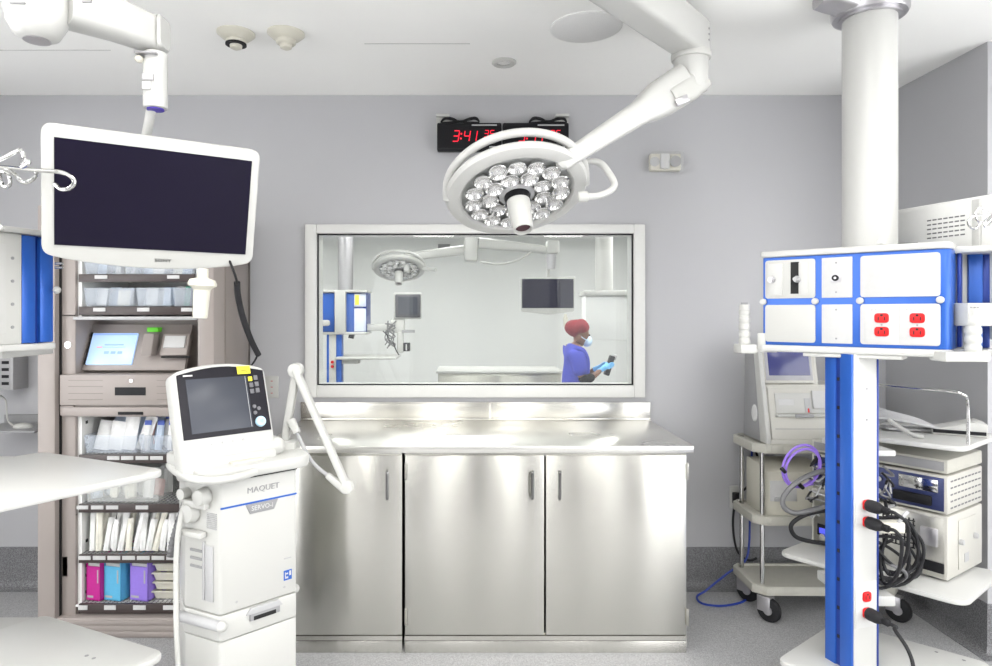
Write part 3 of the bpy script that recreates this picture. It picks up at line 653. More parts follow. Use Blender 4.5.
# ------------------------------------------------------------------ ventilator
VN = Vector((-.8015, 2.10, 0)); VY = 43.7
ven = thing('ventilator', 'white hospital ventilator on a cart with tilted screen in front of the supply cabinet', 'ventilator', VN, VY)
V = T(VN, VY)
foot = [(0, 0), (.272, 0), (.285, .15), (.25, .30), (-.02, .30), (-.055, .153)]
G(V).prism(foot, .522, .948, .004, r=.012).build('body', WPLAS, ven)
f2 = [(x * 1.0, y) for x, y in foot]
g = G(V); g.prism([(0, -.002), (.272, -.002), (.286, .15), (.25, .30), (-.02, .30), (-.057, .153)], .437, .518, .003, r=.012)
dr = g.build('storage_drawer', WPLAS, ven)
G(V).box(.098, .205, -.008, .01, .474, .500, .002).build('handle_recess', GREYP, dr)
G(V).box(.11, .19, -.0085, .0, .474, .488, .001).build('recess_shadow_gap', DARK, dr)
G(V).prism([(.085, 0), (.215, 0), (.2, .02), (.10, .02)], -.004, .006, .001, Matrix.Translation((0, -.004, .497)) @ FACE).build('grip', LGREY, dr)
G(V).prism(foot, .15, .433, .004, r=.012).build('lower_cabinet', WPLAS, ven)
g = G(V); g.box(-.06, .3, -.02, .04, .07, .13, .015).box(-.06, .3, .26, .32, .07, .13, .015).box(.08, .16, -.02, .32, .08, .15, .01)
g.build('wheel_base', WPLAS, ven)
for x, y in ((-.03, .0), (.27, .0), (-.03, .29), (.27, .29)):
    w_ = G(V).cyl((x - .012, y, .04), (x + .012, y, .04), .04, None, 24, .006).build('caster', RUBBER, ven)
    G(V).box(x - .018, x + .018, y - .02, y + .02, .06, .08, .004).build('caster_fork', LGREY, w_)
# drawer bumpers
G(V).cyl((-.075, .17, .492), (-.002, -.012, .492), .017, None, 16, .005).build('bumper', LGREY, ven)
G(V).ball((-.0, -.014, .492), .018).build('bumper_end', WPLAS, ven)
G(V).ball((.292, .05, .51), .016).build('bumper_knob', WPLAS, ven)
G(V).cyl((.272, .1, .68), (.30, .1, .68), .065, .06, 28, .006).build('side_cap', WPLAS, ven)
# stripe, tag, writing, symbol
G(V).box(.002, .271, -.0015, .002, .861, .867).build('blue_stripe', BLUE, ven)
G(V).prism([(.085, .860), (.20, .860), (.185, .828), (.10, .828)], -.002, .003, .0005, FACE).build('model_tag', GREYP, ven)
G(V).text('SERVO-i', .022, Matrix.Translation((.1425, -.0035, .844)) @ FACE).build('model_lettering', PAPER, ven)
G(V).text('MAQUET', .027, Matrix.Translation((.148, -.001, .905)) @ Matrix.Diagonal((1.05, 1, 1, 1)) @ FACE).build('maker_lettering', GREYP, ven)
sq = G(V).box(.222, .252, -.0015, .002, .572, .606).build('blue_symbol', BLUE, ven)
g = G(V); g.box(.226, .229, -.002, 0, .578, .6).box(.230, .238, -.002, 0, .578, .584).box(.230, .238, -.002, 0, .592, .597).box(.242, .249, -.002, 0, .586, .602)
g.build('symbol_mark', PAPER, sq)
G(V).box(.224, .25, -.0012, .001, .645, .65).build('small_print', LGREY, ven)
for x in (.055, .225): G(V).cyl((x, -.001, .55), (x, .002, .55), .004).build('screw', LGREY, ven)
# left side details: local frame on the side face
vl = (Vector((-.055, .153, 0)) - Vector((0, 0, 0))); LA = math.degrees(math.atan2(-vl.y, -vl.x))
VL = V @ T((-.055, .153, 0), LA)              # x runs from the rear to the front edge, -y outwards
L_ = vl.length
g = G(VL); g.box(.0, .105, -.03, .0, .765, .785, .006); g.build('side_ledge', WPLAS, ven)
g = G(VL)
for i in range(3): g.box(.03, .085, -.004, .002, .66 + i * .026, .668 + i * .026)
g.build('side_slots', GREYP, ven)
g = G(VL); g.box(.088, .098, -.006, .0, .56, .75, .002).box(.1, .135, -.005, 0, .56, .74, .002); g.build('cable_rail', LGREY, ven)
g = G(VL)
for i in range(9): g.box(.105, .15, -.003, .002, .795 + i * .006, .798 + i * .006)
g.build('vent_slats', LGREY, ven)
g = G(VL)
g.cyl((.04, -.0, .84), (.04, -.03, .84), .035, .03, 24, .004).cyl((.1, 0, .9), (.1, -.035, .9), .03, .026, 24, .004).box(.02, .12, -.025, 0, .86, .885, .006).cyl((.015, 0, .9), (.015, -.03, .9), .018)
g.build('gas_ports', WPLAS, ven)
# top tray and handle
g = G(V); g.prism([(-.07, -.035), (.31, -.035), (.35, .1), (.33, .3), (-.05, .32), (-.095, .15)], .957, 1.0, .012, r=.05, seg=8)
g.build('top_tray', WPLAS, ven)
G(V).box(.02, .272, -.003, .1, .948, .957).build('tray_gap', DARK, ven)
G(V).tube([(-.085, .2, .985), (-.10, .1, .985), (-.095, .0, .98), (-.05, -.055, .975), (.03, -.06, .972), (.1, -.04, .975)], .013, 12).build('front_handle', WPLAS, ven)
# screen housing
S = T((-.8231, 2.20, 1.1969), 43.7, -18.3)
Sl = S
top = [(-.162, -.235), (.157, -.235), (.157, .106)]
for i in range(1, 10): u = i / 10; top.append((.145 - u * .29, .114 + .018 * math.sin(math.pi * u)))
top.append((-.162, .106))
G(S @ FACE).prism(top, -.07, 0, .008, r=[.02, .02, .02] + [0] * 9 + [.02]).build('screen_housing', WPLAS, ven)
bz = [(-.1485, -.114), (.1485, -.114), (.1485, .098)]
for i in range(1, 10): u = i / 10; bz.append((.1485 - u * .297, .098 + .022 * math.sin(math.pi * u)))
bz.append((-.1485, .098))
bez = G(S @ FACE).prism(bz, -.002, .0025, .001).build('screen_bezel', mat('bezel_black', (.014, .013, .018), .4, noise=.04, spec=.2), ven)
G(S).box(-.122, .085, -.005, 0, -.098, .082, .001).build('screen', SCREEN_GREY, bez)
G(S).box(.078, .0795, -.0055, 0, -.096, .08).build('screen_edge', LGREY, bez)
G(S).box(-.128, -.098, -.004, 0, .092, .097).build('maker_mark', PAPER, bez)
yl = G(S).box(.055, .102, -.0045, 0, .089, .117, .0005).build('yellow_label', YELLOW, bez)
g = G(S)
g.box(.068, .09, -.0052, -.004, .100, .103).box(.066, .092, -.0052, -.004, .095, .097)
g.build('label_print', mat('label_print_dark', (.25, .22, .03), .6, noise=.03), yl)
for i, (x, z, m) in enumerate([(.097, .07, YELLOW), (.117, .073, KEYG), (.098, .048, KEYG), (.118, .05, KEYG), (.098, .026, KEYG), (.118, .028, KEYG)]):
    G(S).box(x - .007, x + .007, -.006, 0, z - .008, z + .008, .001).build('key', m, bez)
for x, z in ((.098, -.028), (.113, -.036), (.098, -.05)): G(S).cyl((x, 0, z), (x, -.006, z), .0065, None, 16).build('round_key', KEYG, bez)
kn = G(S).cyl((.112, .0, -.082), (.112, -.014, -.082), .0185, .017, 28, .003).build('dial', mat('pale_blue_dial', (.45, .66, .82), .35, noise=.03), bez)
G(S).box(.106, .118, -.0145, -.013, -.088, -.076).build('dial_mark', SCRMARK, kn)
g = G(S)
for i in range(4): g.cyl((-.06 + i * .035, .0, -.135), (-.06 + i * .035, -.002, -.135), .0045)
g.build('indicator_dots', LGREY, ven)
G(V).box(-.045, .255, .03, .27, .995, 1.06, .03, 3).build('screen_dock', WPLAS, ven)
G(V).box(.04, .15, .0, .05, 1.0, 1.006).build('dock_slot', CREAM, ven)
G(V).box(-.1, -.03, .1, .2, .99, 1.035, .012).build('side_clip', WPLAS, ven)
# support arm
AD = 2.42
arm = G(); A0, A1, A2 = P(284.5, 443, AD), P(296.5, 370, AD), P(347, 487, AD - .05)
bar(arm, [A0, A1], [(.014, .018), (.014, .018)], Vector((0, 1, 0))); 
sa = arm.build('support_arm', WPLAS, ven)
g = G(); bar(g, [A1 + Vector((0, -.012, 0)), A2], [(.012, .02), (.012, .02)], Vector((0, 1, 0))); g.build('upper_link', WPLAS, sa)
G().cyl(A1 + Vector((0, -.03, 0)), A1 + Vector((0, .02, 0)), .026, None, 24, .004).build('elbow_joint', WPLAS, sa)
G().cyl(A2 + Vector((0, -.02, 0)), A2 + Vector((0, .02, 0)), .022, None, 24, .004).build('tip_joint', WPLAS, sa)
B0, B1, B2, B3 = P(291, 420, AD - .02), P(297, 433, AD - .03), P(327, 475, AD - .05), P(346, 490, AD - .05)
g = G(); bar(g, [B0, B1], [(.014, .018), (.012, .014)], Vector((0, 1, 0))); g.build('link_sleeve', WPLAS, sa); g = G(); bar(g, [B2, B3], [(.01, .013), (.015, .018)], Vector((0, 1, 0))); g.build('link_sleeve', WPLAS, sa)
G().tube([B1, P(306, 452, AD - .03), P(315, 465, AD - .04), B2], .007).build('link_rod', LGREY, sa)
G().box(A0.x - .03, A0.x + .05, AD - .05, AD + .04, gz(466, AD), gz(440, AD), .01).build('arm_clamp', WPLAS, sa)
# hoses hanging at the ventilator's left side
hz = V @ Vector((-.09, .16, 0))
t = thing('breathing_hose', 'thin white hose hanging down the left side of the ventilator', 'hose', P(176, 664, 2.1))
G().tube([P(188, 500, 2.17), P(182, 512, 2.14), P(177, 545, 2.12), P(176, 600, 2.11), P(178, 668, 2.1), P(182, 720, 2.1), P(200, 775, 2.12)], .0085, 12).build('hose', WPLAS, t)
t = thing('grey_hose', 'short grey corrugated hose behind the white hose on the ventilator side', 'hose', P(172, 560, 2.24))
G().tube([P(186, 503, 2.24), P(180, 520, 2.25), P(174, 540, 2.26), P(171, 556, 2.26)], lambda u: .014 + .0015 * math.sin(u * 90), 12, 12).build('hose', GREYC, t)

# ------------------------------------------------------------------ trays helper
def tray(pts, z, parent, th=.022, r=.05, m=WHITE, name='shelf', holes=None):
    s_ = G().prism(pts, z - th, z, .006, r=r, seg=8).build(name, m, parent)
    if holes:
        g = G()
        for x, y in holes: g.cyl((x, y, z - .001), (x, y, z + .0006), .006, n=10)
        g.build('bolt_holes', GREYP, s_)
    return s_
def rail(g, M, x0, x1, z0, z1):                     # slotted aluminium rail profile, front at y=0
    w = x1 - x0
    g.box(x0, x0 + w * .42, 0, .05, z0, z1, .004, m=M); g.box(x0 + w * .56, x1, 0, .05, z0, z1, .006, m=M); g.box(x0, x1, .03, .06, z0, z1, 0, m=M)

# ------------------------------------------------------------------ left pendant
lp = thing('supply_pendant', 'blue and white ceiling supply pendant with two white shelves at the left edge', 'pendant', (-1.62, 2.0, .44))
Lp = T((-1.3816, 2.02, 0), 70.7)
zb, ztp = 1.397, 1.737
G(Lp).box(-.45, 0, 0, .34, zb, ztp, .004).build('head', WPLAS, lp)
g = G(); rail(g, Lp, .0, .106, zb + .002, ztp - .002); g.build('blue_rail', BLUE, lp)
G(Lp).box(.04, .064, .015, .03, zb, ztp).build('rail_slot', DBLUE, lp)
G(Lp).box(.0, .106, .05, .34, zb, ztp, .004).build('blue_side', BLUE, lp)
for a, b in ((ztp, ztp + .018), (zb - .02, zb)):
    G(Lp).prism([(-.46, -.01), (.112, -.01), (.118, .35), (-.46, .35)], a, b, .004, r=.02).build('cap_plate', WHITE, lp)
g = G(Lp)
for z in (1.45, 1.52, 1.59, 1.66): g.cyl((-.03, -.002, z), (-.03, .003, z), .005)
g.build('screws', GREYP, lp)
G(Lp).box(-.20, -.05, -.002, .002, 1.43, 1.70, .001).build('gas_plate', WHITE, lp)
g = G(); D = 2.1
for py in (263.5, 267.5): g.cyl(P(55, py, D), P(63, py, D), .004, n=12)
g.build('side_pegs', CHROME, lp); G().ball(P(57, 290, D), .012).build('side_knob', WPLAS, lp)
G().cyl((-1.62, 1.93, ztp), (-1.62, 1.93, HC), .1, n=32).build('column', WHITE, lp)
G().lathe([(0, 0), (.2, 0), (.19, .06), (0, .06)], Matrix.Translation((-1.62, 1.93, HC - .06))).build('ceiling_collar', SATIN, lp)
G().box(-1.83, -1.70, 2.24, 2.37, .64, zb - .01, .006).build('pillar', WHITE, lp)
G().box(-1.77, -1.5, 2.1, 2.36, zb - .05, zb - .015, .004).build('pillar_bracket', WHITE, lp)
LT = [(-.915, 1.985), (-1.46, 2.24), (-1.735, 1.82), (-1.20, 1.56)]
tray(LT, 1.02, lp)
tray(LT, .465, lp, holes=[(-1.12, 1.95), (-1.15, 1.965), (-1.28, 1.72), (-1.31, 1.735)])
G().box(-1.74, -1.66, 2.06, 2.3, .44, .66, .004).box(-1.70, -1.45, 2.0, 2.26, .42, .445, .004).build('lower_bracket', WHITE, lp)
G().box(-1.70, -1.45, 2.0, 2.26, .975, 1.0, .004).build('upper_bracket', WHITE, lp)
t = thing('iv_hook_pole', 'chrome hook ring for drip bags in front of the dark monitor, far left', 'hook', P(-12, 285, 1.85))
g = G(); D = 1.85
base = P(-12, 176, D)
g.cyl(P(-12, 240, D) + Vector((0, 0, -.02)), P(-12, 168, D), .009)
g.build('pole', CHROME, t)
def hook(pts, n=5): G().tube([P(x, y, d) for x, y, d in pts], .0058, 10, n).build('hook', CHROME, t)
hook([(-12, 166, 1.85), (10, 167, 1.84), (35, 170, 1.82), (60, 172, 1.80), (70, 176, 1.79), (74.5, 182, 1.79), (70, 188, 1.79), (62, 189.5, 1.79), (56, 185, 1.80), (55.5, 183, 1.80)])
hook([(-12, 164, 1.85), (5, 157, 1.80), (18, 150.5, 1.77), (22, 151.5, 1.76), (24, 158, 1.76), (22, 165, 1.76), (27, 161, 1.76), (28.5, 163, 1.75), (22, 167, 1.76)])
hook([(-12, 166, 1.85), (8, 170, 1.88), (16, 175, 1.9), (21, 181, 1.91), (28, 182, 1.92), (35, 177, 1.92), (36, 171, 1.92), (30, 169, 1.92)])
hook([(-12, 167, 1.86), (-2, 172, 1.88), (1, 181, 1.9), (5, 187, 1.9), (10, 184, 1.9), (9, 176, 1.9), (4, 172, 1.9), (0, 173, 1.9)])
hook([(-12, 225, 1.85), (-6, 224, 1.85), (0, 226, 1.85), (2, 230, 1.85)])

# ------------------------------------------------------------------ surgical lights
def surgical_head(t, c, n, R, handle=WPLAS, rail_=True, pods=True):
    zc = -n.normalized(); xc = Vector((1, 0, 0)); xc = (xc - zc * xc.dot(zc)).normalized(); yc = zc.cross(xc)
    M = Matrix((( xc.x, yc.x, zc.x, c.x), (xc.y, yc.y, zc.y, c.y), (xc.z, yc.z, zc.z, c.z), (0, 0, 0, 1)))
    hd = G(M).lathe([(R * .785, .022), (R * .775, .006), (R * .81, -.004), (R * .89, -.005), (R * .97, .004), (R, .018), (R * .985, .030), (R * .93, .038), (R * .6, .048), (0, .055)], None, 64).build('lamp_head', WHITE, t)
    G(M).lathe([(0, .02), (R * .79, .02), (R * .79, .024), (0, .024)], None, 48).build('face_plate', mat('face_grey', (.52, .53, .52), .35, noise=.02), t)
    G(M).lathe([(R * .17, .02), (R * .27, .018), (R * .25, .0), (R * .19, -.006), (R * .17, .0)], None, 32).build('handle_boss', LGREY, t)
    k = 0
    for rr, cnt, off in (((.62, 15, .1), (.385, 9, .3)) if pods else ()):
        for i in range(cnt):
            a = 2 * math.pi * (i + off) / cnt; p = Vector((math.cos(a) * rr * R, math.sin(a) * rr * R, .018)); q = R / .28 * 1.13
            PM = M @ Matrix.Translation(p) @ Matrix.Rotation(random.uniform(-.15, .15), 4, 'X')
            pd = G(PM).lathe([(.012 * q, .002), (.026 * q, -.006), (.033 * q, -.022), (.031 * q, -.024), (.024 * q, -.010), (.0, .0)], None, 14).build('lamp_pod', CHROME, t)
            G(PM).lathe([(.031 * q, -.022), (.028 * q, -.034), (.018 * q, -.043), (0, -.046)], None, 14).ball((0, 0, -.018), .010 * q, (1, 1, 1), 10).build('lens', LENS, pd)
    hb = G(M).lathe([(0, .01), (R * .175, .01), (R * .175, -.03), (0, -.03)], None, 32).build('handle_collar', BLACK, t)
    h = G(M).lathe([(0, -.025), (R * .165, -.025), (R * .165, -.05), (R * .155, -.06), (R * .15, -.11), (R * .135, -.155), (R * .125, -.158), (R * .11, -.155), (R * .1, -.14), (0, -.138)], None, 32).build('centre_handle', handle, t)
    G(M).lathe([(0, -.141), (R * .105, -.141), (R * .105, -.145), (0, -.147)], None, 24).build('handle_tip', mat('tip_maroon', (.06, .02, .03), .3, noise=.05), h)
    if rail_:
        pts = []
        for i in range(15):
            u = i / 14; a = -rad(2 + 178 * u); s_ = math.sin(math.pi * u) ** .5
            pts.append((math.cos(a) * (R * (.975 + .02 * s_)), math.sin(a) * (R * (.975 + .02 * s_)), .014 + .053 * s_))
        G(M).tube(pts, .016 * R / .28, 12, 3).build('grip_rail', WHITE, t)
    return M
sl = thing('surgical_light', 'large white round surgical lamp on a jointed ceiling arm in the centre', 'surgical light', P(515, 236, 2.5))
R0 = .274
Mc = surgical_head(sl, P(517, 195.5, 2.5), Vector((.118, -.436, -.882)), R0)
G().tube([P(570, 166, 2.47), P(585, 161.5, 2.48), P(600, 163, 2.48), P(609, 173, 2.46), P(614.5, 184, 2.44), P(610, 191, 2.42), P(597, 196, 2.40), P(580, 196.5, 2.40)], .0125, 12).build('yoke_loop', WHITE, sl)
G().cyl(P(588, 196.5, 2.40), P(578, 197, 2.40), .02, None, 20, .004).build('yoke_pin', WPLAS, sl)
g = G()
bar(g, [P(559, 166.5, 2.36), P(561, 164, 2.362), P(567, 159, 2.37), P(600, 138, 2.43), P(640, 112.5, 2.5), P(650, 106, 2.515), P(662, 98, 2.53), P(684, 84, 2.55)],
    [(.012, .014), (.022, .027), (.026, .031), (.032, .038), (.036, .047), (.05, .062), (.056, .072), (.058, .075)])
g.build('spring_arm', WHITE, sl)
jx = P(691, 70, 2.56)
G().cyl(P(564, 161, 2.37), P(576, 167, 2.47), .02, None, 20, .004).build('head_pivot', WHITE, sl)
g = G(); g.cyl((jx.x, jx.y, P(0, 92, 2.56).z), (jx.x, jx.y, P(0, 55, 2.56).z), .064, .066, 36, .012); g.build('joint', WHITE, sl)
g = G(); bar(g, [P(700, 78, 2.55), P(686, 90, 2.54), P(668, 101, 2.52)], [(.04, .05), (.05, .052), (.05, .04)]); g.build('joint_cover', WPLAS, sl)
G(T(P(683, 99.5, 2.475), 0, 0, 0)).box(-.03, .02, -.006, .006, -.016, .012, .002, m=Matrix.Rotation(rad(-25), 4, 'Y')).build('joint_label', SATIN, sl)
zA_, zB_ = 2.50, 2.642
dx = Vector((.676, .737, 0)); nx = Vector((.737, -.676, 0)); pe = Vector((jx.x, jx.y, 0)) + dx * .06
g = G(); ps = pe - dx * 1.12
bar(g, [Vector((p.x, p.y, (zA_ + zB_) / 2)) for p in (ps, pe - dx * .05, pe - dx * .02, pe)], [(.062, .071), (.062, .071), (.06, .07), (.05, .06)], r=.18); g.build('horizontal_arm', WHITE, sl)
G().cyl((jx.x, jx.y, zA_ - .018), (jx.x, jx.y, zA_ + .01), .075, None, 36, .005).build('joint_ring', WPLAS, sl)
mp = ps + dx * .06
G().cyl((mp.x, mp.y, zA_ + .02), (mp.x, mp.y, HC - .03), .075, None, 32).build('ceiling_spindle', WHITE, sl)
G().lathe([(0, 0), (.2, 0), (.18, .035), (0, .035)], Matrix.Translation((mp.x, mp.y, HC - .035)), 40).build('ceiling_plate', WHITE, sl)
g = G(); ee = pe - dx * .04 + nx * .063
for k in range(3): z = zA_ + .05 + k * .022; g.cyl((ee.x, ee.y, z), (ee.x + nx.x * .002, ee.y + nx.y * .002, z), .004, n=10)
g.build('arm_screws', GREYP, sl)

# ------------------------------------------------------------------ right pendant
rp = thing('supply_pendant', 'ceiling supply pendant with round white column, blue box, red outlets and white shelves', 'pendant', (1.45, 2.45, .18))
pcx, pcy = gx(869.5, 2.5), 2.5
G().cyl((pcx, pcy, 1.73), (pcx, pcy, 2.65), .0925, None, 48).build('column', WHITE, rp)
G().lathe([(.097, 0), (.125, .0), (.132, .012), (.132, HC - 2.622), (.097, HC - 2.622), (.097, 0)], Matrix.Translation((pcx, pcy, 2.622)), 48).build('ceiling_collar', SATIN, rp)
G().lathe([(.092, 0), (.106, .0), (.106, .03), (.092, .03), (.092, 0)], Matrix.Translation((pcx, pcy, 2.612)), 48).build('inner_collar', SATIN, rp)
g = G(); bar(g, [Vector((pcx - .1, pcy - .04, 2.65)), P(830, 0, 2.45), P(818, 0, 2.45)], [(.06, .026), (.06, .026), (.04, .024)]); g.build('collar_bracket', SATIN, rp)
B = T((1.152, 2.575, 1.37), -41.1)
Wb, Hb = .60, .34
def bxl(px): k = (px - CX) / F; return (2.575 * k - 1.152) / (.753 + .658 * k)
G(B).prism([(.0, 0), (Wb, 0), (Wb, .26), (0, .26)], 0, Hb, .003, r=[.004, .045, .045, .004], seg=8).build('head_box', BLUE, rp)
for a, b in ((Hb, Hb + .024), (-.026, 0)):
    G(B).prism([(-.008, -.01), (Wb - .02, -.01), (Wb, .02), (Wb, .27), (-.008, .27)], a, b, .006, r=[.012, .03, .03, .03, .012]).build('cap_plate', WHITE, rp)
G(B).box(bxl(803), bxl(903), -.005, .1, -.04, -.026, .004).build('underside_rail', WPLAS, rp)
g = G(B); pl = {}
def panel(name, p0, p1, z0, z1, m=PAPER, r=.012):
    x0, x1 = bxl(p0), bxl(p1)
    return G(B @ FACE).prism([(x0, z0), (x1, z0), (x1, z1), (x0, z1)], -.002, .005, .0012, r=r).build(name, m, rp)
zlo, zhi = .155, .18
p1 = panel('panel', 765.5, 815.5, zhi, .328, WPLAS); p2 = panel('panel', 765.5, 815.5, .012, zlo, WPLAS)
p3 = panel('panel', 822, 852.5, zhi, .328, PAPER, .002); p4 = panel('panel', 822, 852.5, .012, zlo, PAPER, .002)
p5 = panel('panel', 860.5, 940.5, zhi, .328, PAPER); p6 = panel('panel', 860.5, 940.5, .012, zlo, PAPER)
for px in (763.8, 815.5, 860.3, 940.5): G(B).cyl((bxl(px), .0, .1675), (bxl(px), -.014, .1675), .012, None, 20, .003).build('panel_knob', WPLAS, rp)
def on(px, z, g, r, d0, d1, r1=None): x = bxl(px); return g.cyl((x, -d0, z), (x, -d1, z), r, r1, 16)
G(B).box(bxl(768), bxl(783), -.008, -.004, .19, .315, .002).build('gas_outlet_plate', WHITE, p1)
G(B).box(bxl(791), bxl(799.5), -.006, -.004, .197, .318).build('open_slot', DARK, p1)
G(B).box(bxl(799), bxl(808), -.008, -.004, .19, .315, .002).build('gas_outlet_plate', WHITE, p1)
for px in (772.5, 797.5):
    g = on(px, .252, G(B), .014, .005, .02, .011); on(px, .252, g, .008, .02, .035); n_ = g.build('gas_nozzle', SATIN if px < 780 else LGREY, p1)
g = G(B); g.box(bxl(831), bxl(841.5), -.008, -.004, .237, .266, .002); j = g.build('connector_plate', SATIN, p3)
on(836, .252, G(B), .0115, .008, .016).build('connector', BLACK, j); on(836, .252, G(B), .004, .016, .018).build('connector_pin', SATIN, j)
for q, zs in ((p3, (.2, .308)), (p4, (.03, .136))):
    for z in zs: on(836.5, z, G(B), .0035, .005, .0065).build('screw', GREYP, q)
for px in (882, 917.5):
    G(B).box(bxl(px) - .05, bxl(px) + .05, -.0065, -.005, .016, .15, .0005).build('outlet_cover', PAPER, p6)
    for z in (.106, .058):
        x = bxl(px); o = G(B @ FACE).prism([(x - .022, z - .017), (x + .022, z - .017), (x + .022, z + .017), (x - .022, z + .017)], .004, .011, .001, r=.012).build('red_outlet', RED, p6)
        g = G(B); g.box(x - .011, x - .008, -.0116, -.0105, z - .008, z + .004).box(x + .008, x + .011, -.0116, -.0105, z - .008, z + .004).box(x - .004, x + .004, -.0116, -.0105, z + .006, z + .013)
        g.build('outlet_slots', DARK, o)
    on(px, .082, G(B), .003, .005, .008).build('screw', GREYP, p6)
    g = G(B)
    for k in range(6): x = bxl(px) - .03 + k * .012; g.box(x - .003, x + .003, -.0068, -.006, .133, .136)
    g.build('outlet_print', LGREY, p6)
# left clamp stack
D = 2.6; cxp = gx(744.5, D)
g = G(); g.box(gx(737, D), gx(753, D), D - .04, D + .04, gz(353, D), gz(344, D), .006); g.box(gx(750, D), gx(775, D), D - .02, D + .02, gz(352, D), gz(348.5, D), .002); g.build('clamp_base', WPLAS, rp)
pr = [(0, 0)]
for k in range(5): z = k * .029; pr += [(.0185, z), (.0215, z + .004), (.0215, z + .018), (.0185, z + .022)]
pr += [(.019, .145), (.019, .158), (0, .158)]
cs = G().lathe(pr, Matrix.Translation((cxp, D, gz(344.5, D))), 20).build('clamp_post', WPLAS, rp)
G().box(cxp - .012, cxp + .012, D - .004, D + .004, gz(304.5, D), gz(303.5, D) + .004).build('post_tip', GREYP, cs)
G(B).box(-.02, .01, -.006, .03, -.03, .045, .004).build('corner_bracket', WPLAS, rp)
# right side rails, arm clamp
ra = G(); D = 2.33
Mr = T((gx(957, 2.27), 2.27, 1.375), -41.1)
G(Mr).box(.0, .012, 0, .05, .0, .33, .003).build('blue_rail', DBLUE, rp)
Mr2 = T((gx(968.5, 2.31), 2.31, 1.37), -20)
g = G(Mr2); g.box(0, .044, 0, .05, .0, .335, .006); g.build('blue_rail', BLUE, rp)
G(Mr2).box(.044, .068, .012, .06, .0, .335, .005).build('rail_back', DBLUE, rp)
G(Mr2).box(-.035, -.0, .01, .05, -.02, .35, .002).build('rail_post', WPLAS, rp)
G(B).box(Wb - .1, Wb + .13, .1, .24, .33, .352, .004).box(Wb - .1, Wb + .13, .1, .24, -.02, .0, .004).build('rail_bracket', WHITE, rp)
D = 2.2; x0 = gx(961, D)
G().box(gx(961, D), gx(1030, D), D - .03, D + .05, gz(326, D), gz(303, D), .006).build('side_arm', WPLAS, rp)
pr = [(0, 0)]
for k in range(4): z = k * .03; pr += [(.0215, z), (.0245, z + .005), (.0245, z + .019), (.0215, z + .024)]
pr += [(.022, .125), (.022, .14), (0, .14)]
G().lathe(pr, Matrix.Translation((gx(968.5, D), D - .02, gz(352, D))), 20).build('clamp_post', WPLAS, rp)
G().box(gx(935, D), gx(979, D), D - .05, D + .03, gz(361, D), gz(351, D), .006).build('clamp_base', WPLAS, rp)
g = G(); 
for px in (964, 967.5, 971): g.box(gx(px, D) - .003, gx(px, D) + .003, D - .033, D - .03, gz(308, D), gz(306.8, D))
g.build('clamp_marks', GREYP, rp)
# lower pillar
K = T((1.374, 2.35, 0), 17.5)
zp0, zp1 = .1, 1.345
G(K).box(.004, .112, .0, .118, zp0, zp1, .002).build('pillar', WHITE, rp)
G(K).box(.1125, .119, -.002, .118, zp0, zp1, .001).build('blue_trim', DBLUE, rp)
g = G(K); g.box(-.006, .004, .0, .052, zp0, zp1, .003).box(-.006, .004, .07, .118, zp0, zp1, .003); g.build('blue_rail', BLUE, rp)
G(K).box(-.001, .004, .05, .072, zp0, zp1).build('rail_slot', DBLUE, rp)
g = G(K)
for k in range(10): z = .3 + k * .105; g.box(-.003, 0, .056, .066, z, z + .012)
g.build('slot_screws', DARK, rp)
def kz(py): return H - (py - CY) * 2.36 / F
pa = G(K).box(.012, .108, -.003, .002, kz(431), kz(378), .001).build('cover_plate', PAPER, rp)
for py in (389, 420): G(K).cyl((.06, -.003, kz(py)), (.06, -.005, kz(py)), .004, n=12).build('screw', GREYP, pa)
def outlet_plate(pya, pyb, outs):
    q = G(K).box(.012, .108, -.003, .002, kz(pyb), kz(pya), .001).build('outlet_cover', PAPER, rp)
    for py in outs:
        z = kz(py); G(K @ FACE).prism([(.041, z - .018), (.077, z - .018), (.077, z + .018), (.041, z + .018)], .002, .009, .001, r=.012).build('red_outlet', RED, q)
        g = G(K); g.box(.049, .052, -.0096, -.0085, z - .008, z + .004).box(.066, .069, -.0096, -.0085, z - .008, z + .004).box(.056, .062, -.0096, -.0085, z + .006, z + .012); g.build('outlet_slots', DARK, q)
    g = G(K)
    for k in range(6): g.box(.03 + k * .01, .036 + k * .01, -.0036, -.0025, kz(pya + 4), kz(pya + 3))
    g.build('outlet_print', LGREY, q)
outlet_plate(488, 527, (505, 522)); outlet_plate(583, 628, (597, 613))
G().box(gx(876, 2.42), gx(902, 2.42), 2.40, 2.44, gz(532, 2.42), gz(521, 2.42), .004).build('cable_bracket', CREAM, rp)
# shelves
tray([(1.14, 2.445), (1.545, 2.76), (1.93, 2.42), (1.55, 2.06)], .2, rp, holes=[(1.78, 2.5), (1.84, 2.44), (1.66, 2.38), (1.72, 2.32)])
tray([(1.345, 2.87), (1.785, 2.355), (2.15, 2.64), (1.66, 3.09)], .45, rp, .02, .06)
tray([(1.56, 2.68), (1.82, 2.41), (2.17, 2.68), (1.91, 3.0)], 1.0, rp, .022, .05)
G().box(1.46, 1.60, 2.46, 2.72, .955, .977, .004).build('shelf_bracket', WHITE, rp)
G().box(1.44, 1.60, 2.46, 2.72, .39, .43, .006).build('shelf_bracket', WHITE, rp)
g = G(); gp = [(1.60, 2.67, 1.207), (1.70, 2.565, 1.204), (1.80, 2.465, 1.20), (1.835, 2.44, 1.192), (1.86, 2.45, 1.17), (1.87, 2.46, 1.12), (1.872, 2.462, 1.0)]
G().tube(gp, .0055, 10, 5).build('guard_rail', CHROME, rp)
G().tube([(1.60, 2.67, 1.207), (1.60, 2.672, 1.0)], .0055, 10, 0).build('guard_rail_post', CHROME, rp)
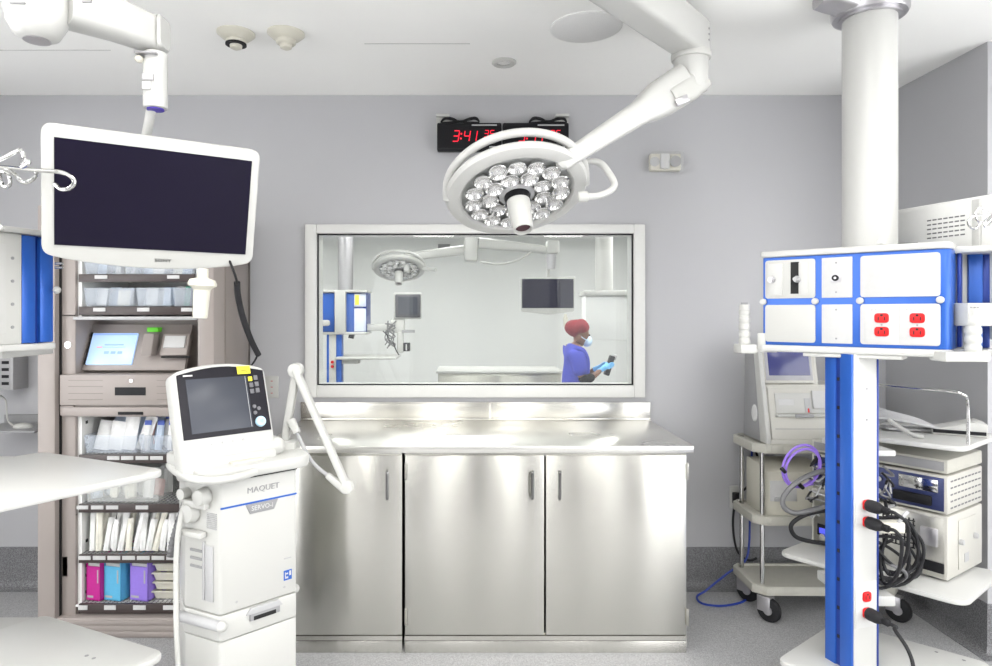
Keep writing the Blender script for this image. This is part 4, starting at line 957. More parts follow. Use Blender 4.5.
# plugs and cords
def plug(z, lab, cordpts, x=.059, L=.085, grp=None):
    a = K @ Vector((x, -.009, z)); nrm = (K.to_3x3() @ Vector((0, -1, 0)))
    t = thing('power_plug', lab, 'plug', a + nrm * .01 - Vector((0, 0, .02)))
    M, _ = axis_matrix(a, a + nrm)
    G(M).lathe([(0, 0), (.021, 0), (.021, .004), (0, .004)], None, 24).build('red_collar', RED, t)
    G(M).lathe([(0, .003), (.021, .003), (.0225, .012), (.021, .04), (.016, .052), (.0125, .06), (0, .06)], None, 24).build('plug_body', RUBBER, t)
    G(M).lathe([(0, .055), (.012, .055)] + sum([[(.0125, .06 + k * .006), (.0125, .063 + k * .006), (.010, .0635 + k * .006), (.010, .0655 + k * .006)] for k in range(4)], []) + [(.009, L), (0, L)], None, 16).build('strain_relief', RUBBER, t)
    e = a + nrm * (L - .004)
    G().tube([e, e + nrm * .03] + cordpts, .0062, 10).build('cord', RUBBER, t)
plug(kz(505), 'black plug in the upper red outlet of the middle pillar plate', [P(908, 527, 2.3), P(905, 560, 2.36), P(890, 575, 2.42), P(882, 555, 2.46), P(888, 525, 2.5), P(885, 500, 2.6)])
plug(kz(522), 'black plug in the lower red outlet of the middle pillar plate', [P(902, 545, 2.28), P(897, 575, 2.34), P(884, 583, 2.42), P(880, 550, 2.47), P(892, 540, 2.55)])
plug(kz(613), 'black plug in the lowest red outlet near the bottom shelf with cord hanging down', [P(895, 630, 2.2), P(908, 650, 2.15), P(914, 672, 2.12), P(916, 720, 2.1), P(912, 772, 2.1), Vector((1.44, 1.98, .012)), Vector((1.6, 1.7, .009))])
G2 = thing('cable_tag', 'small light grey tag on the black cord by the middle plugs', 'tag', P(906, 523, 2.27))
G(T(P(903, 517, 2.27), 0, 0, 40)).box(-.006, .006, -.003, .003, -.026, .026, .001).build('tag', LGREY, G2)
# looped black cords behind the pillar
t = thing('cord_bundle', 'bundle of looped black cords hanging beside the white equipment box', 'cable', P(895, 588, 2.5))
loops = [((882, 545), 34, 26), ((885, 553), 36, 30), ((888, 558), 30, 26), ((884, 565), 26, 22), ((890, 548), 32, 34), ((880, 556), 28, 24), ((895, 543), 22, 26)]
for i, ((px, py), a, b) in enumerate(loops):
    g = G(); D = 2.50 - i * .008; ph = random.uniform(-.3, .3)
    pts = [P(px + a * math.cos(u) + .25 * b * math.sin(u + ph), py + b * math.sin(u) + 5 * math.sin(2 * u + i), D + .015 * math.sin(u * 2 + i)) for u in [k * 2 * math.pi / 10 for k in range(10)]]
    g.tube(pts, .006, 8, 4, True); g.build('cord_loop', RUBBER, t)
G().tube([P(882, 560, 2.46), P(893, 566, 2.44), P(903, 570, 2.44), P(906, 577, 2.46), P(895, 584, 2.48)], .006).build('cord_loop', GREYC, t)

# ------------------------------------------------------------------ equipment stack on the pendant's middle shelf
UY = -56.; Uw, Ud = .53, .345
ux = Vector((math.cos(rad(UY)), math.sin(rad(UY)), 0)); C0 = Vector((1.84, 2.525, 0)); L0 = C0 - ux * Uw
def unit(z0, z1, lab, rear, m=PUTTY, sl=None, side=None):
    U = T((L0.x, L0.y, z0), UY); h = z1 - z0
    t = thing('equipment_unit', lab, 'equipment', L0 + Vector((ux.x * Uw / 2, ux.y * Uw / 2, z0)), UY)
    G(U).box(0, Uw, .004, Ud, .006, h, .006).build('case', m, t)
    G(U).box(.012, Uw - .012, .0, .008, .016, h - .01, .002).build('rear_panel', rear, t)
    for x in (.04, Uw - .04):
        for y in (.05, Ud - .05): G(U).cyl((x, y, 0), (x, y, .008), .012).build('foot', RUBBER, t)
    return t, U, h
CRW = mat('light_instrument_case', (.47, .46, .42), .42, noise=.01)
t, U, h = unit(.452, .705, 'large cream equipment box with handles on the pendant middle shelf', STEELD, CRW)
G(U).box(Uw - .0, Uw + .004, .10, .27, .03, h - .03, .002).build('side_panel', CRW, t)
for y in (.11, .25): G(U).cyl((Uw + .002, y, h * .55), (Uw + .018, y, h * .55), .012, .01, 16, .002).build('side_knob', LGREY, t)
G(U).box(Uw + .003, Uw + .006, .15, .19, .05, .085).build('rating_label', LGREY, t)
g = G(U)
for i in range(8): g.box(.30 + i * .016, .304 + i * .016, -.004, .002, .10, .22)
for i in range(7): g.box(.30, .42, -.004, .002, .10 + i * .018, .104 + i * .018)
g.build('fan_grille', BLACK, t)
G(U).box(.44, .5, -.012, .002, .13, .20, .003).build('socket_block', SATIN, t)
G(U).box(.43, .52, -.006, .002, .03, .07, .003).build('rear_feet', BLACK, t)
for i in range(4): G(U).cyl((.06 + i * .05, .0, .05 + .03 * (i % 2)), (.06 + i * .05, -.02, .05 + .03 * (i % 2)), .013).build('connector', [CHROME, BLACK, SATIN, CREAM][i], t)
lc = G(U).box(.03, .11, -.006, .002, .05, .10, .003).build('display', BLACK, t)
G(U).box(.04, .09, -.008, .0, .06, .085, .001).build('lcd', LEDB, lc)
t, U, h = unit(.707, .862, 'vented cream instrument with blue rear panel, second in the pendant shelf stack', mat('rear_navy', (.03, .04, .12), .35, metal=.3, noise=.1), CRW)
g = G(U)
for r_ in range(5):
    for c_ in range(9): g.box(Uw - .002, Uw + .0012, .03 + c_ * .034, .052 + c_ * .034, .025 + r_ * .026, .031 + r_ * .026)
g.build('vent_slots', KEYG, t)
for i in range(6): G(U).cyl((.20 + (i % 3) * .045, 0, .05 + .05 * (i // 3)), (.20 + (i % 3) * .045, -.014, .05 + .05 * (i // 3)), .011).build('connector', [CHROME, CREAM, CHROME, BLACK, CHROME, CHROME][i], t)
G(U).box(.36, .50, -.003, .002, .085, .135, .002).build('chrome_plate', CHROME, t)
G(U).box(.34, .48, -.012, .002, .03, .07, .006).build('rear_handle', BLACK, t)
for i in range(4): G(U).cyl((.03 + i * .03, 0, .06 + .03 * (i % 2)), (.03 + i * .03, -.025, .06 + .03 * (i % 2)), .012).build('connector', [BLACK, SATIN, CHROME, BLACK][i], t)
t, U, h = unit(.864, .925, 'slim grey instrument lying on top of the pendant shelf stack', GREYP, PUTTY)
# cables on the left end of the stack
t = thing('violet_cable', 'violet coiled cable hanging in front of the grey cart', 'cable', P(800, 488, 2.86))
for i, (dx_, dy_, r1, r2) in enumerate([(0, 0, 18, 21), (2, 2, 17, 19)]):
    pts = [P(801 + dx_ + r1 * math.cos(u) - .18 * r2 * math.sin(u), 466 + dy_ + r2 * math.sin(u), 2.86 - .012 * i + .01 * math.sin(u)) for u in [k * 2 * math.pi / 12 for k in range(12)]]
    G().tube(pts, .0058, 8, 4, True).build('coil', VIOLET, t)
G().tube([P(800, 487, 2.86), P(812, 484, 2.88), P(822, 482, 2.92), P(830, 478, 2.95)], .0058).build('lead', VIOLET, t)
for px, py in ((783, 470), (801, 486)): G().tube([P(px - 2, py - 2, 2.845), P(px, py, 2.838), P(px + 2, py + 2, 2.845)], .0085, 8, 0).build('tie', BLACK, t)
t = thing('grey_cable', 'thick grey cable looping in front of the grey cart beside the blue pillar', 'cable', P(790, 512, 2.8))
G().tube([P(830, 470, 2.86), P(815, 473, 2.82), P(797, 482, 2.8), P(784, 496, 2.8), P(784, 507, 2.8), P(795, 513, 2.8), P(812, 510, 2.82), P(832, 504, 2.88)], .011, 12).build('cable', GREYC, t)
t = thing('black_cable', 'black cable looping below the grey cable beside the blue pillar', 'cable', P(795, 535, 2.8))
G().tube([P(832, 510, 2.88), P(815, 512, 2.83), P(799, 518, 2.8), P(791, 526, 2.8), P(795, 536, 2.8), P(808, 541, 2.8), P(832, 544, 2.84)], .009, 12).build('cable', RUBBER, t)
t = thing('lead_tangle', 'tangle of thin black and grey leads on the back of the equipment stack', 'cable', P(818, 490, 2.88))
for i in range(9):
    pts = [P(804 + random.uniform(0, 26), 462 + i * 6 + random.uniform(-8, 8), 2.875 + random.uniform(-.02, .0)) for _ in range(5)]
    G().tube(pts, .0045, 8, 5).build('lead', [RUBBER, GREYC, LGREY][i % 3], t)
for i in range(6):
    pts = [P(880 + random.uniform(0, 16), 470 + i * 8 + random.uniform(-8, 8), 2.60 + random.uniform(-.03, .0)) for _ in range(4)]
    G().tube(pts, .0045, 8, 5).build('lead', [GREYC, RUBBER, LGREY][i % 3], t)
# things on the top shelf
t = thing('white_cable_bundle', 'bundle of white cables on the pendant upper shelf behind the guard rail', 'cable', P(905, 424, 2.72))
for i in range(6):
    dz = i * .006; o = i * .012
    G().tube([(1.66 + o * .3, 2.70 + o, 1.012 + dz), (1.70 + o * .4, 2.73 + o, 1.055 + dz), (1.78, 2.70 + o, 1.05 + dz * .8), (1.88, 2.68 + o, 1.03 + dz * .5), (1.94, 2.68 + o, 1.012), (1.88, 2.72 + o, 1.008), (1.75, 2.74 + o, 1.01)], .0065, 10).build('cable', LGREY, t)
G().tube([(1.70, 2.66, 1.06), (1.73, 2.62, 1.03), (1.755, 2.585, 1.01), (1.78, 2.57, 1.008)], .0085).build('probe_lead', WPLAS, t)
t = thing('desk_handset', 'white wedge-shaped handset on the pendant upper shelf behind the rail post', 'handset', P(960, 430, 2.72))
Mh = T((1.995, 2.68, 1.0), -30)
G(Mh).prism([(-.09, 0), (.09, 0), (.09, .05), (.06, .062), (-.09, .02)], -.06, .06, .006, FACE).build('body', WPLAS, t)
G(Mh).box(-.088, .085, -.063, -.058, .008, .022, .001).build('dark_band', BLACK, t)

# ------------------------------------------------------------------ white panel (rear of a display) at right edge
Q = T((1.672, 2.836, 1.40), -74)
t = thing('wall_side_display', 'white display seen from behind with vent slots at the right edge', 'display', (1.80, 2.45, 1.37))
G(Q @ FACE).prism([(0, 0), (.75, 0), (.75, .512), (0, .512)], -.055, 0, .012, r=.02).build('housing', mat('bright_white_plastic', (.74, .74, .72), .4, noise=.01), t)
g = G(Q)
for r_ in range(5):
    for c_ in range(7): g.box((.325 + c_ * .0215), (.341 + c_ * .0215), -.001, .002, .378 + r_ * .017, .383 + r_ * .017)
g.build('vent_slots', KEYG, t)
G(Q).box(.33, .38, -.002, .002, .34, .36, .001).build('label', WHITE, t)
G(Q).box(.50, .53, -.01, .0, .0, .5, .004).build('mount_rail', WHITE, t)
G(Q).box(.62, .9, .05, .09, .2, .3, .006).build('mount_arm', WHITE, t)
t = thing('iv_hook_pole', 'chrome drip hooks in front of the white display at the right edge', 'hook', P(1000, 300, 2.08))
G().cyl(P(1000, 312, 2.10), P(1000, 205, 2.08), .009).build('pole', CHROME, t)
def hook2(pts): G().tube([P(x, y, d) for x, y, d in pts], .0032, 8, 5).build('hook', CHROME, t)
hook2([(1000, 212, 2.08), (990, 211, 2.06), (980, 208, 2.05), (975, 213, 2.05), (978, 221, 2.05), (987, 221, 2.05), (993, 215, 2.06)])
hook2([(1000, 214, 2.08), (985, 215, 2.05), (974, 216, 2.03), (968, 221, 2.03), (970, 227, 2.03), (976, 228, 2.03), (981, 222, 2.03)])
hook2([(1000, 214, 2.08), (992, 222, 2.06), (986, 227, 2.05), (984, 222, 2.05), (990, 217, 2.06)])
kn_ = G(B).cyl((.39, .06, Hb + .024), (.39, .06, Hb + .052), .017, .015, 20, .003).build('clear_knob', LENS, rp); G(B).cyl((.39, .06, Hb + .024), (.39, .06, Hb + .034), .01).build('knob_stem', WPLAS, kn_)
t = thing('small_black_clip', 'small black clip lying on top of the blue pendant box', 'clip', B @ Vector((.47, .06, Hb + .024)))
G(B).box(.44, .50, .05, .065, Hb + .0245, Hb + .031, .002).build('clip', BLACK, t)

# ------------------------------------------------------------------ utility cart and machine
CF, CBk, cl, cr = 3.16, 3.47, gx(756.5, 3.16), gx(905, 3.16)
cart = thing('utility_cart', 'grey plastic three-shelf cart with chrome posts and black casters', 'cart', ((cl + cr) / 2, 3.3, 0))
poly = [(cl, CF + .06), (cl + .045, CF), (cr - .045, CF), (cr, CF + .06), (cr, CBk), (cl + .0, CBk)]
poly = [(cl - .0, CF + .0), (cr, CF), (cr, CBk), (cl, CBk)]
for z in (.86, .511, .173):
    s_ = G().prism(poly, z - .045, z - .012, .004, r=[.05, .05, .03, .03], seg=1).build('shelf', PUTTY, cart)
    g = G(); q = [Vector(p) for p in round_poly(poly, [.05, .05, .03, .03], 1)]; cen = Vector(((cl + cr) / 2, (CF + CBk) / 2)); inn = [cen + Vector(((p.x - cen.x) * .95, (p.y - cen.y) * .90)) for p in q]
    g.loft([[Vector((p.x, p.y, z - .014)) for p in q], [Vector((p.x, p.y, z - .003)) for p in q], [Vector((p.x + (cen.x - p.x) * .01, p.y + (cen.y - p.y) * .02, z)) for p in q], [Vector((p.x, p.y, z)) for p in inn], [Vector((p.x, p.y, z - .012)) for p in inn]], cap=False)
    g.build('raised_rim', PUTTY, s_)
    for k in (cl + .1, cr - .1): G().box(k - .03, k + .03, CF - .002, CF + .01, z - .04, z - .006, .002).build('corner_collar', PUTTY, s_)
for x, y in ((cl + .045, CF + .04), (cr - .045, CF + .04), (cl + .04, CBk - .04), (cr - .04, CBk - .04)):
    G().cyl((x, y, .165), (x, y, .855), .011, None, 16).build('post', CHROME, cart)
    KM = T((x, y, 0), 38)
    cst = G(KM).cyl((-.015, -.035, .058), (.015, -.035, .058), .058, None, 32, .008).build('caster', RUBBER, cart)
    g = G(KM); g.box(-.024, -.018, -.05, .015, .05, .118, .003).box(.018, .024, -.05, .015, .05, .118, .003).box(-.024, .024, -.05, .015, .114, .124, .003).cyl((0, 0, .12), (0, 0, .135), .014); g.build('caster_fork', SATIN, cst)
    G(KM).cyl((-.0185, -.035, .058), (.0185, -.035, .058), .022).build('caster_hub', SATIN, cst)
# analyser on top
mz = .861; mx0, mx1 = gx(765.5, 3.17), 1.93; my = 3.17
an = thing('tabletop_analyser', 'cream tabletop medical analyser with blue screen on top of the grey cart', 'medical machine', ((mx0 + mx1) / 2, 3.3, mz))
YZ = Matrix(((0, 0, 1, 0), (1, 0, 0, 0), (0, 1, 0, 0), (0, 0, 0, 1)))     # (y, z, x) profile prism
ANW = mat('warm_white_plastic', (.52, .51, .465), .42, noise=.01)
sideprof = [(my, mz), (my, mz + .02), (my + .055, mz + .28), (my + .26, mz + .28), (my + .27, mz)]
G().prism(sideprof, mx0 + .02, mx1, .006, YZ).build('body', ANW, an)
G().prism([(my + .07, mz + .27), (my + .11, mz + .46), (my + .24, mz + .46), (my + .26, mz + .27)], mx0 + .02, gx(818, 3.25), .006, YZ).build('upper_body', ANW, an)
G().prism([(my - .008, mz), (my - .012, mz + .03), (my + .085, mz + .45), (my + .14, mz + .45), (my + .06, mz)], mx0 - .0, mx0 + .022, .005, YZ).build('side_fin', WPLAS, an)
G().prism([(my + .055, mz + .0), (my + .14, mz + .43), (my + .25, mz + .43), (my + .265, mz)], mx0 + .004, mx0 + .021, .004, YZ).build('grey_side', GREYP, an)
G().ball((mx0 + .004, my + .13, mz + .13), .04, (.25, .8, 1.1), 14).build('side_label', PAPER, an)
scx0, scx1 = gx(766.5, 3.2), gx(819, 3.2)
Mx = T(((scx0 + scx1) / 2, my + .095, mz + .375), 0, -12)
hw = (scx1 - scx0) / 2
sc_ = G(Mx).box(-hw, hw, -.02, .05, -.095, .095, .012).build('screen_housing', ANW, an)
G(Mx).box(-hw + .012, hw - .012, -.0225, -.01, -.08, .082, .004).build('screen_bezel', mat('bezel_grey', (.35, .35, .37), .4, noise=.02), sc_)
G(Mx).box(-hw + .028, hw - .026, -.0245, -.01, -.055, .076, .001).build('screen', SCREEN_BLUE, sc_)
# front panel
Mf2 = T((mx0 + .03, my + .0, mz + .02), 0, -12)
fw = mx1 - mx0 - .03
G(Mf2).box(.0, fw, -.006, .004, .0, .255, .006).build('front_panel', ANW, an)
G(Mf2).box(.03, fw - .02, -.012, -.004, .125, .225, .006).build('upper_door', WPLAS, an)
G(Mf2).box(.025, fw, -.03, -.0, .108, .122, .006).build('door_lip', WPLAS, an)
G(Mf2).box(.11, .20, -.036, -.028, .104, .122, .004).build('latch', GREYP, an)
G(Mf2).box(.02, fw, -.0085, -.004, .05, .053).build('crease', GREYP, an)
G(Mf2).box(.045, .12, -.0135, -.011, .165, .195).build('faint_label', PAPER, an)
G(Mf2).box(.17, .20, -.014, -.011, .13, .20, .002).build('instruction_label', LGREY, an)
G(Mf2).box(.183, .19, -.0155, -.012, .13, .15).build('red_mark', RED, an)
pc = G(Mf2).box(.21, .29, -.02, -.012, .15, .235, .001).build('paper_note', PAPER, an)
t = thing('instrument_case', 'cream instrument case on the middle shelf of the grey cart', 'medical device', (gx(792, 3.25), 3.33, .512))
G().prism([(3.22, .500), (3.225, .71), (3.27, .745), (3.43, .745), (3.43, .500)], gx(764, 3.22), gx(764, 3.22) + .30, .006, YZ).build('case', CREAM, t)
G(T((gx(764, 3.22) + .03, 3.219, .55), 0, -1)).box(0, .13, -.003, .003, .02, .12, .002).build('front_label', PAPER, t)
G(T((gx(764, 3.22) + .05, 3.216, .57), 0, -1)).box(0, .05, -.004, .003, .0, .02, .001).build('front_print', LGREY, t)
# wall outlet with cords behind the cart, blue floor cable
t = thing('wall_outlet_plate', 'white outlet plate on the wall behind the grey cart with black cord', 'outlet', P(734, 508, 3.55))
G().box(gx(730, 3.55), gx(739, 3.55), YB - .01, YB, gz(508, 3.55), gz(486, 3.55), .002).build('plate', WPLAS, t)
G().box(gx(732, 3.55), gx(738, 3.55), YB - .05, YB - .008, gz(503, 3.55), gz(492, 3.55), .005).build('plug', RUBBER, t)
G().tube([P(735, 500, 3.52), P(733, 525, 3.51), P(737, 550, 3.51), P(748, 560, 3.50), P(757, 558, 3.49)], .006).tube([P(737, 495, 3.52), P(746, 488, 3.5), P(760, 472, 3.49), P(757, 455, 3.49), P(751, 440, 3.49)], .006).build('cord', RUBBER, t)
t = thing('network_cable', 'blue cable lying in a loop on the floor by the cart and rising behind it', 'cable', P(697, 590, 3.45))
G().tube([P(752, 448, 3.5), P(750, 500, 3.5), P(749, 545, 3.49), P(744, 562, 3.47), P(728, 573, 3.46), Vector((gx(706, 3.46), 3.46, .03)), Vector((gx(697, 3.43), 3.43, .01)), Vector((gx(702, 3.36), 3.36, .006)), Vector((gx(720, 3.33), 3.33, .006)), Vector((gx(738, 3.36), 3.36, .006)), Vector((gx(746, 3.40), 3.40, .006))], .0055).build('cable', CABLEBLUE, t)

# ------------------------------------------------------------------ the room beyond the window
FD = 6.0
fp = thing('supply_pendant', 'distant blue and white supply pendant beyond the window, left', 'pendant', (gx(335, FD), FD, .1))
fx = lambda px: gx(px, FD)
fz = lambda py: gz(py, FD)
G().cyl((fx(343.5), FD + .1, fz(291)), (fx(343.5), FD + .1, HC), .07, None, 32).build('column', SATIN, fp)
G().lathe([(0, 0), (.15, 0), (.15, .06), (0, .06)], Matrix.Translation((fx(343.5), FD + .1, HC - .06)), 32).build('ceiling_collar', SATIN, fp)
for a, b in ((292.5, 290), (334.5, 332)): G().box(fx(318), fx(367), FD - .02, FD + .3, fz(a), fz(b), .006).build('cap_plate', WHITE, fp)
G().box(fx(318), fx(366), FD + .03, FD + .28, fz(332), fz(292)).build('head_core', DBLUE, fp)
G().box(fx(321), fx(334.5), FD, FD + .06, fz(332), fz(293), .01).build('blue_rail', BLUE, fp)
G().box(fx(335), fx(346), FD - .03, FD + .06, fz(334), fz(290), .01).build('white_cover', WPLAS, fp)
G().box(fx(346), fx(354), FD, FD + .06, fz(332), fz(293), .01).build('blue_rail', BLUE, fp)
pn = G().box(fx(354), fx(365.5), FD + .005, FD + .06, fz(331.5), fz(308.5), .003).build('panel', mat('pale_blue_panel', (.62, .66, .80), .4, noise=.02), fp)
pn = G().box(fx(354), fx(365.5), FD + .005, FD + .06, fz(306.5), fz(293.5), .003).build('panel', mat('pale_blue_panel', (.62, .66, .80), .4, noise=.02), fp)
G().box(fx(355), fx(359), FD + .0, FD + .006, fz(305), fz(295), .001).build('yellow_label', YELLOW, pn)
G().box(fx(317), fx(331), FD - .08, FD - .02, fz(326), fz(320), .02).build('clamp_arm', WPLAS, fp)
g = G(); g.box(fx(329), fx(336), FD, FD + .1, .1, fz(334), .002); g.build('pillar', WPLAS, fp)
G().box(fx(326.5), fx(329), FD + .005, FD + .1, .1, fz(334), .002).build('blue_trim', BLUE, fp); G().box(fx(336), fx(341.5), FD + .005, FD + .1, .1, fz(334), .002).build('blue_trim', BLUE, fp)
for py in (362, 366.5): G().cyl((fx(332.5), FD, fz(py)), (fx(332.5), FD - .012, fz(py)), .014).build('red_outlet', RED, fp)
G().box(fx(320), fx(354), FD + .12, FD + .25, fz(329), fz(323), .006).build('dark_rail', BLACK, fp)
G().box(fx(352), fx(391), FD + .06, FD + .2, fz(331), fz(324), .01).build('monitor_arm', WHITE, fp)
G().cyl((fx(347), FD + .1, fz(336)), (fx(352), FD + .1, fz(337)), .022).build('caster_knob', BLACK, fp)
G().box(fx(341), fx(364), FD + .06, FD + .2, fz(334), fz(331.5), .004).build('shelf', WHITE, fp)
g = G(); g.box(fx(337), fx(397), FD - .1, FD + .35, fz(359), fz(356.5), .008); g.build('shelf', WPLAS, fp)
G().box(fx(337), fx(358), FD + .02, FD + .15, fz(364), fz(359), .006).build('shelf_bracket', WPLAS, fp)
pm = thing('patient_monitor', 'distant small patient monitor with grey screen on a pole beyond the window', 'monitor', P(402, 358, FD + .05))
g = G(); g.box(fx(393), fx(421), FD + .03, FD + .10, fz(319), fz(292.5), .012); g.build('housing', WPLAS, pm)
bb = G().box(fx(395), fx(420.5), FD + .005, FD + .04, fz(317.5), fz(294), .012).build('bezel', mat('grey_bezel', (.07, .07, .08), .4, noise=.03), pm)
G().box(fx(398), fx(417.5), FD + .002, FD + .01, fz(314.5), fz(297)).build('screen', SCREEN_GREY, bb)
G().box(fx(401.5), fx(414.5), FD + .02, FD + .05, fz(332.8), fz(330)).build('label_strip', GREYP, pm)
G().box(fx(390), fx(404), FD + .03, FD + .12, fz(333), fz(319), .01).build('mount', WPLAS, pm)
G().box(fx(396.5), fx(403), FD + .03, FD + .12, fz(353), fz(331), .01).build('module_rack', WPLAS, pm)
G().box(fx(403), fx(409.5), FD + .02, FD + .1, fz(351.5), fz(343), .006).build('black_module', BLACK, pm)
G().box(fx(405.5), fx(406.8), FD + .015, FD + .025, fz(350.5), fz(344.5)).build('module_mark', PAPER, pm)
g = G()
for i in range(6): 
    g.tube([Vector((fx(388 + random.uniform(-3, 8)), FD + random.uniform(-.02, .03), fz(322 + k * 6 + random.uniform(-3, 3)))) for k in range(5)], .006, 6, 4)
g.build('leads', GREYC, pm)
g = G()
g.tube([Vector((fx(383), FD, fz(331))), Vector((fx(387), FD, fz(335))), Vector((fx(390), FD, fz(342)))], .006, 6).tube([Vector((fx(393), FD, fz(342))), Vector((fx(396), FD, fz(350))), Vector((fx(399), FD, fz(355)))], .006, 6)
g.build('leads', RUBBER, pm)
t = thing('surgical_light', 'distant small surgical lamp with hanging white handle beyond the window', 'surgical light', P(399, 300, 6.6))
cf = P(399, 270, 6.6)
surgical_head(t, cf, Vector((.02, -.42, -.9)), .265)
G().tube([P(420, 268, 6.6), P(428, 269, 6.55), P(436, 270, 6.5)], .02, 10).build('grip_bar', WHITE, t)
g = G(); g.box(gx(404, 6.55), gx(410, 6.55), 6.5, 6.6, gz(272, 6.55), gz(252, 6.55), .02); g.build('yoke', WHITE, t)
g = G(); bar(g, [P(404, 258, 6.55), P(430, 254, 6.6), P(470, 249.5, 6.7)], [(.05, .04), (.05, .045), (.05, .05)]); g.build('arm', WHITE, t)
G().box(gx(464, 6.7), gx(478, 6.7), 6.6, 6.8, gz(262, 6.7), gz(236, 6.7), .03).build('joint', WHITE, t)
G().cyl((gx(471, 6.7), 6.7, gz(240, 6.7)), (gx(471, 6.7), 6.7, HC), .05).build('ceiling_tube', WHITE, t)
t = thing('ceiling_monitor', 'distant white-framed wide monitor hanging from an arm beyond the window', 'monitor', P(548, 314, 6.7))
g = G(); bar(g, [P(478, 243, 6.7), P(510, 246, 6.75), P(546, 250, 6.8)], [(.05, .055), (.05, .05), (.05, .04)]); g.build('arm', WHITE, t)
G().box(gx(546, 6.8), gx(558.5, 6.8), 6.72, 6.86, gz(254, 6.8), gz(241, 6.8), .02).build('arm_end', WHITE, t)
G().cyl(P(551, 254, 6.8), P(551, 269, 6.8), .05, .045).build('drop_tube', SATIN, t)
G().tube([P(480, 262, 6.7), P(500, 264, 6.7), P(518, 260, 6.72), P(531, 252, 6.75)], .012).build('cable', WHITE, t)
G().cyl(P(548, 266, 6.82), P(548, 279, 6.82), .02).build('neck', WHITE, t)
fm = lambda px: gx(px, 6.75)
G().prism([(fm(521), gz(311.5, 6.75)), (fm(548), gz(314.5, 6.75)), (fm(574), gz(311.5, 6.75)), (fm(575.5), gz(276.5, 6.75)), (fm(520.5), gz(277.5, 6.75))], -.06, 0, .006, Matrix.Translation((0, 6.75, 0)) @ FACE, r=.02).build('housing', WPLAS, t)
G().box(fm(522), fm(573.5), 6.744, 6.755, gz(308, 6.75), gz(279, 6.75)).build('screen', mat('far_screen', (.022, .022, .04), .3, noise=.05, spec=.15), t)
G().cyl(P(565.5, 314, 6.75), P(565.5, 317, 6.75), .015).cyl(P(565.5, 317, 6.75), P(565.5, 327, 6.75), .025, .02).build('sterile_handle', CREAM, t)
t = thing('steel_table', 'distant long stainless steel cabinet with pale top beyond the window', 'cabinet', (gx(500, 6.6), 6.85, 0))
G().box(gx(436, 6.55), gx(563, 6.55), 6.55, 7.15, gz(373.5, 6.55), gz(371, 6.55), .004).build('top', WHITE, t)
G().box(gx(438, 6.58), gx(561, 6.58), 6.58, 7.12, .0, gz(373.5, 6.58), .003).build('body', STEELD, t)
for a, b in ((439, 499), (500.5, 560)): G().box(gx(a, 6.575), gx(b, 6.575), 6.57, 6.585, .08, gz(376, 6.575), .003).build('door', STEELD, t)
t = thing('wall_vent', 'distant small dark grille high on the far wall beyond the window', 'vent', P(442, 249, 9.95))
G().box(gx(438, 9.95), gx(450, 9.95), 9.96, FYB, gz(250, 9.95), gz(244, 9.95), .004).build('grille', GREYP, t)
t = thing('equipment_column', 'distant white round column at the right of the room beyond the window', 'column', (gx(604, 7.5), 7.5, 1.6))
G().cyl((gx(604, 7.5), 7.5, gz(291, 7.5)), (gx(604, 7.5), 7.5, HC), .1, None, 32).build('column', WHITE, t)
G().box(gx(582, 7.5), gx(630, 7.5), 7.35, 7.7, gz(296, 7.5), gz(291, 7.5), .01).build('cap_plate', WHITE, t)
G().box(gx(584, 7.5), gx(628, 7.5), 7.4, 7.68, gz(340, 7.5), gz(296, 7.5), .01).build('head', FARWALL, t)

# ------------------------------------------------------------------ person (standing side-on, facing right)
def skin_mesh(verts, edges, radii, root=0, sub=2):
    me = bpy.data.meshes.new('s'); me.from_pydata(verts, edges, []); o = bpy.data.objects.new('s', me); C.objects.link(o)
    m = o.modifiers.new('k', 'SKIN'); m.use_smooth_shade = True
    sv = me.skin_vertices[0].data
    for i, r in enumerate(radii):
        sv[i].radius = r if isinstance(r, tuple) else (r, r); sv[i].use_root = (i == root)
    s_ = o.modifiers.new('u', 'SUBSURF'); s_.levels = sub; s_.render_levels = sub
    dg = bpy.context.evaluated_depsgraph_get(); dg.update()
    out = bpy.data.meshes.new_from_object(o.evaluated_get(dg)); bpy.data.objects.remove(o); bpy.data.meshes.remove(me)
    return out
def chainmesh(chains, sub=2, M=None):
    # chains: list of (points with radius); first point of a later chain may be an index into earlier vertices
    V_, E_, R_ = [], [], []
    for ch in chains:
        prev = None
        for it in ch:
            if isinstance(it, int): prev = it; continue
            V_.append(it[:3]); R_.append(it[3] if len(it) == 4 else (it[3], it[4])); i = len(V_) - 1
            if prev is not None: E_.append((prev, i))
            prev = i
    me = skin_mesh(V_, E_, R_, 0, sub)
    g = G(M); t = bmesh.new(); t.from_mesh(me); bpy.data.meshes.remove(me); return g._add(t)
PX, PD = gx(577, 5.6), 5.6
pe_ = thing('person', 'person in blue scrubs, red cap and face mask standing beyond the window with a device', 'person', (PX, PD, 0))
W = T((PX, PD, -.012))
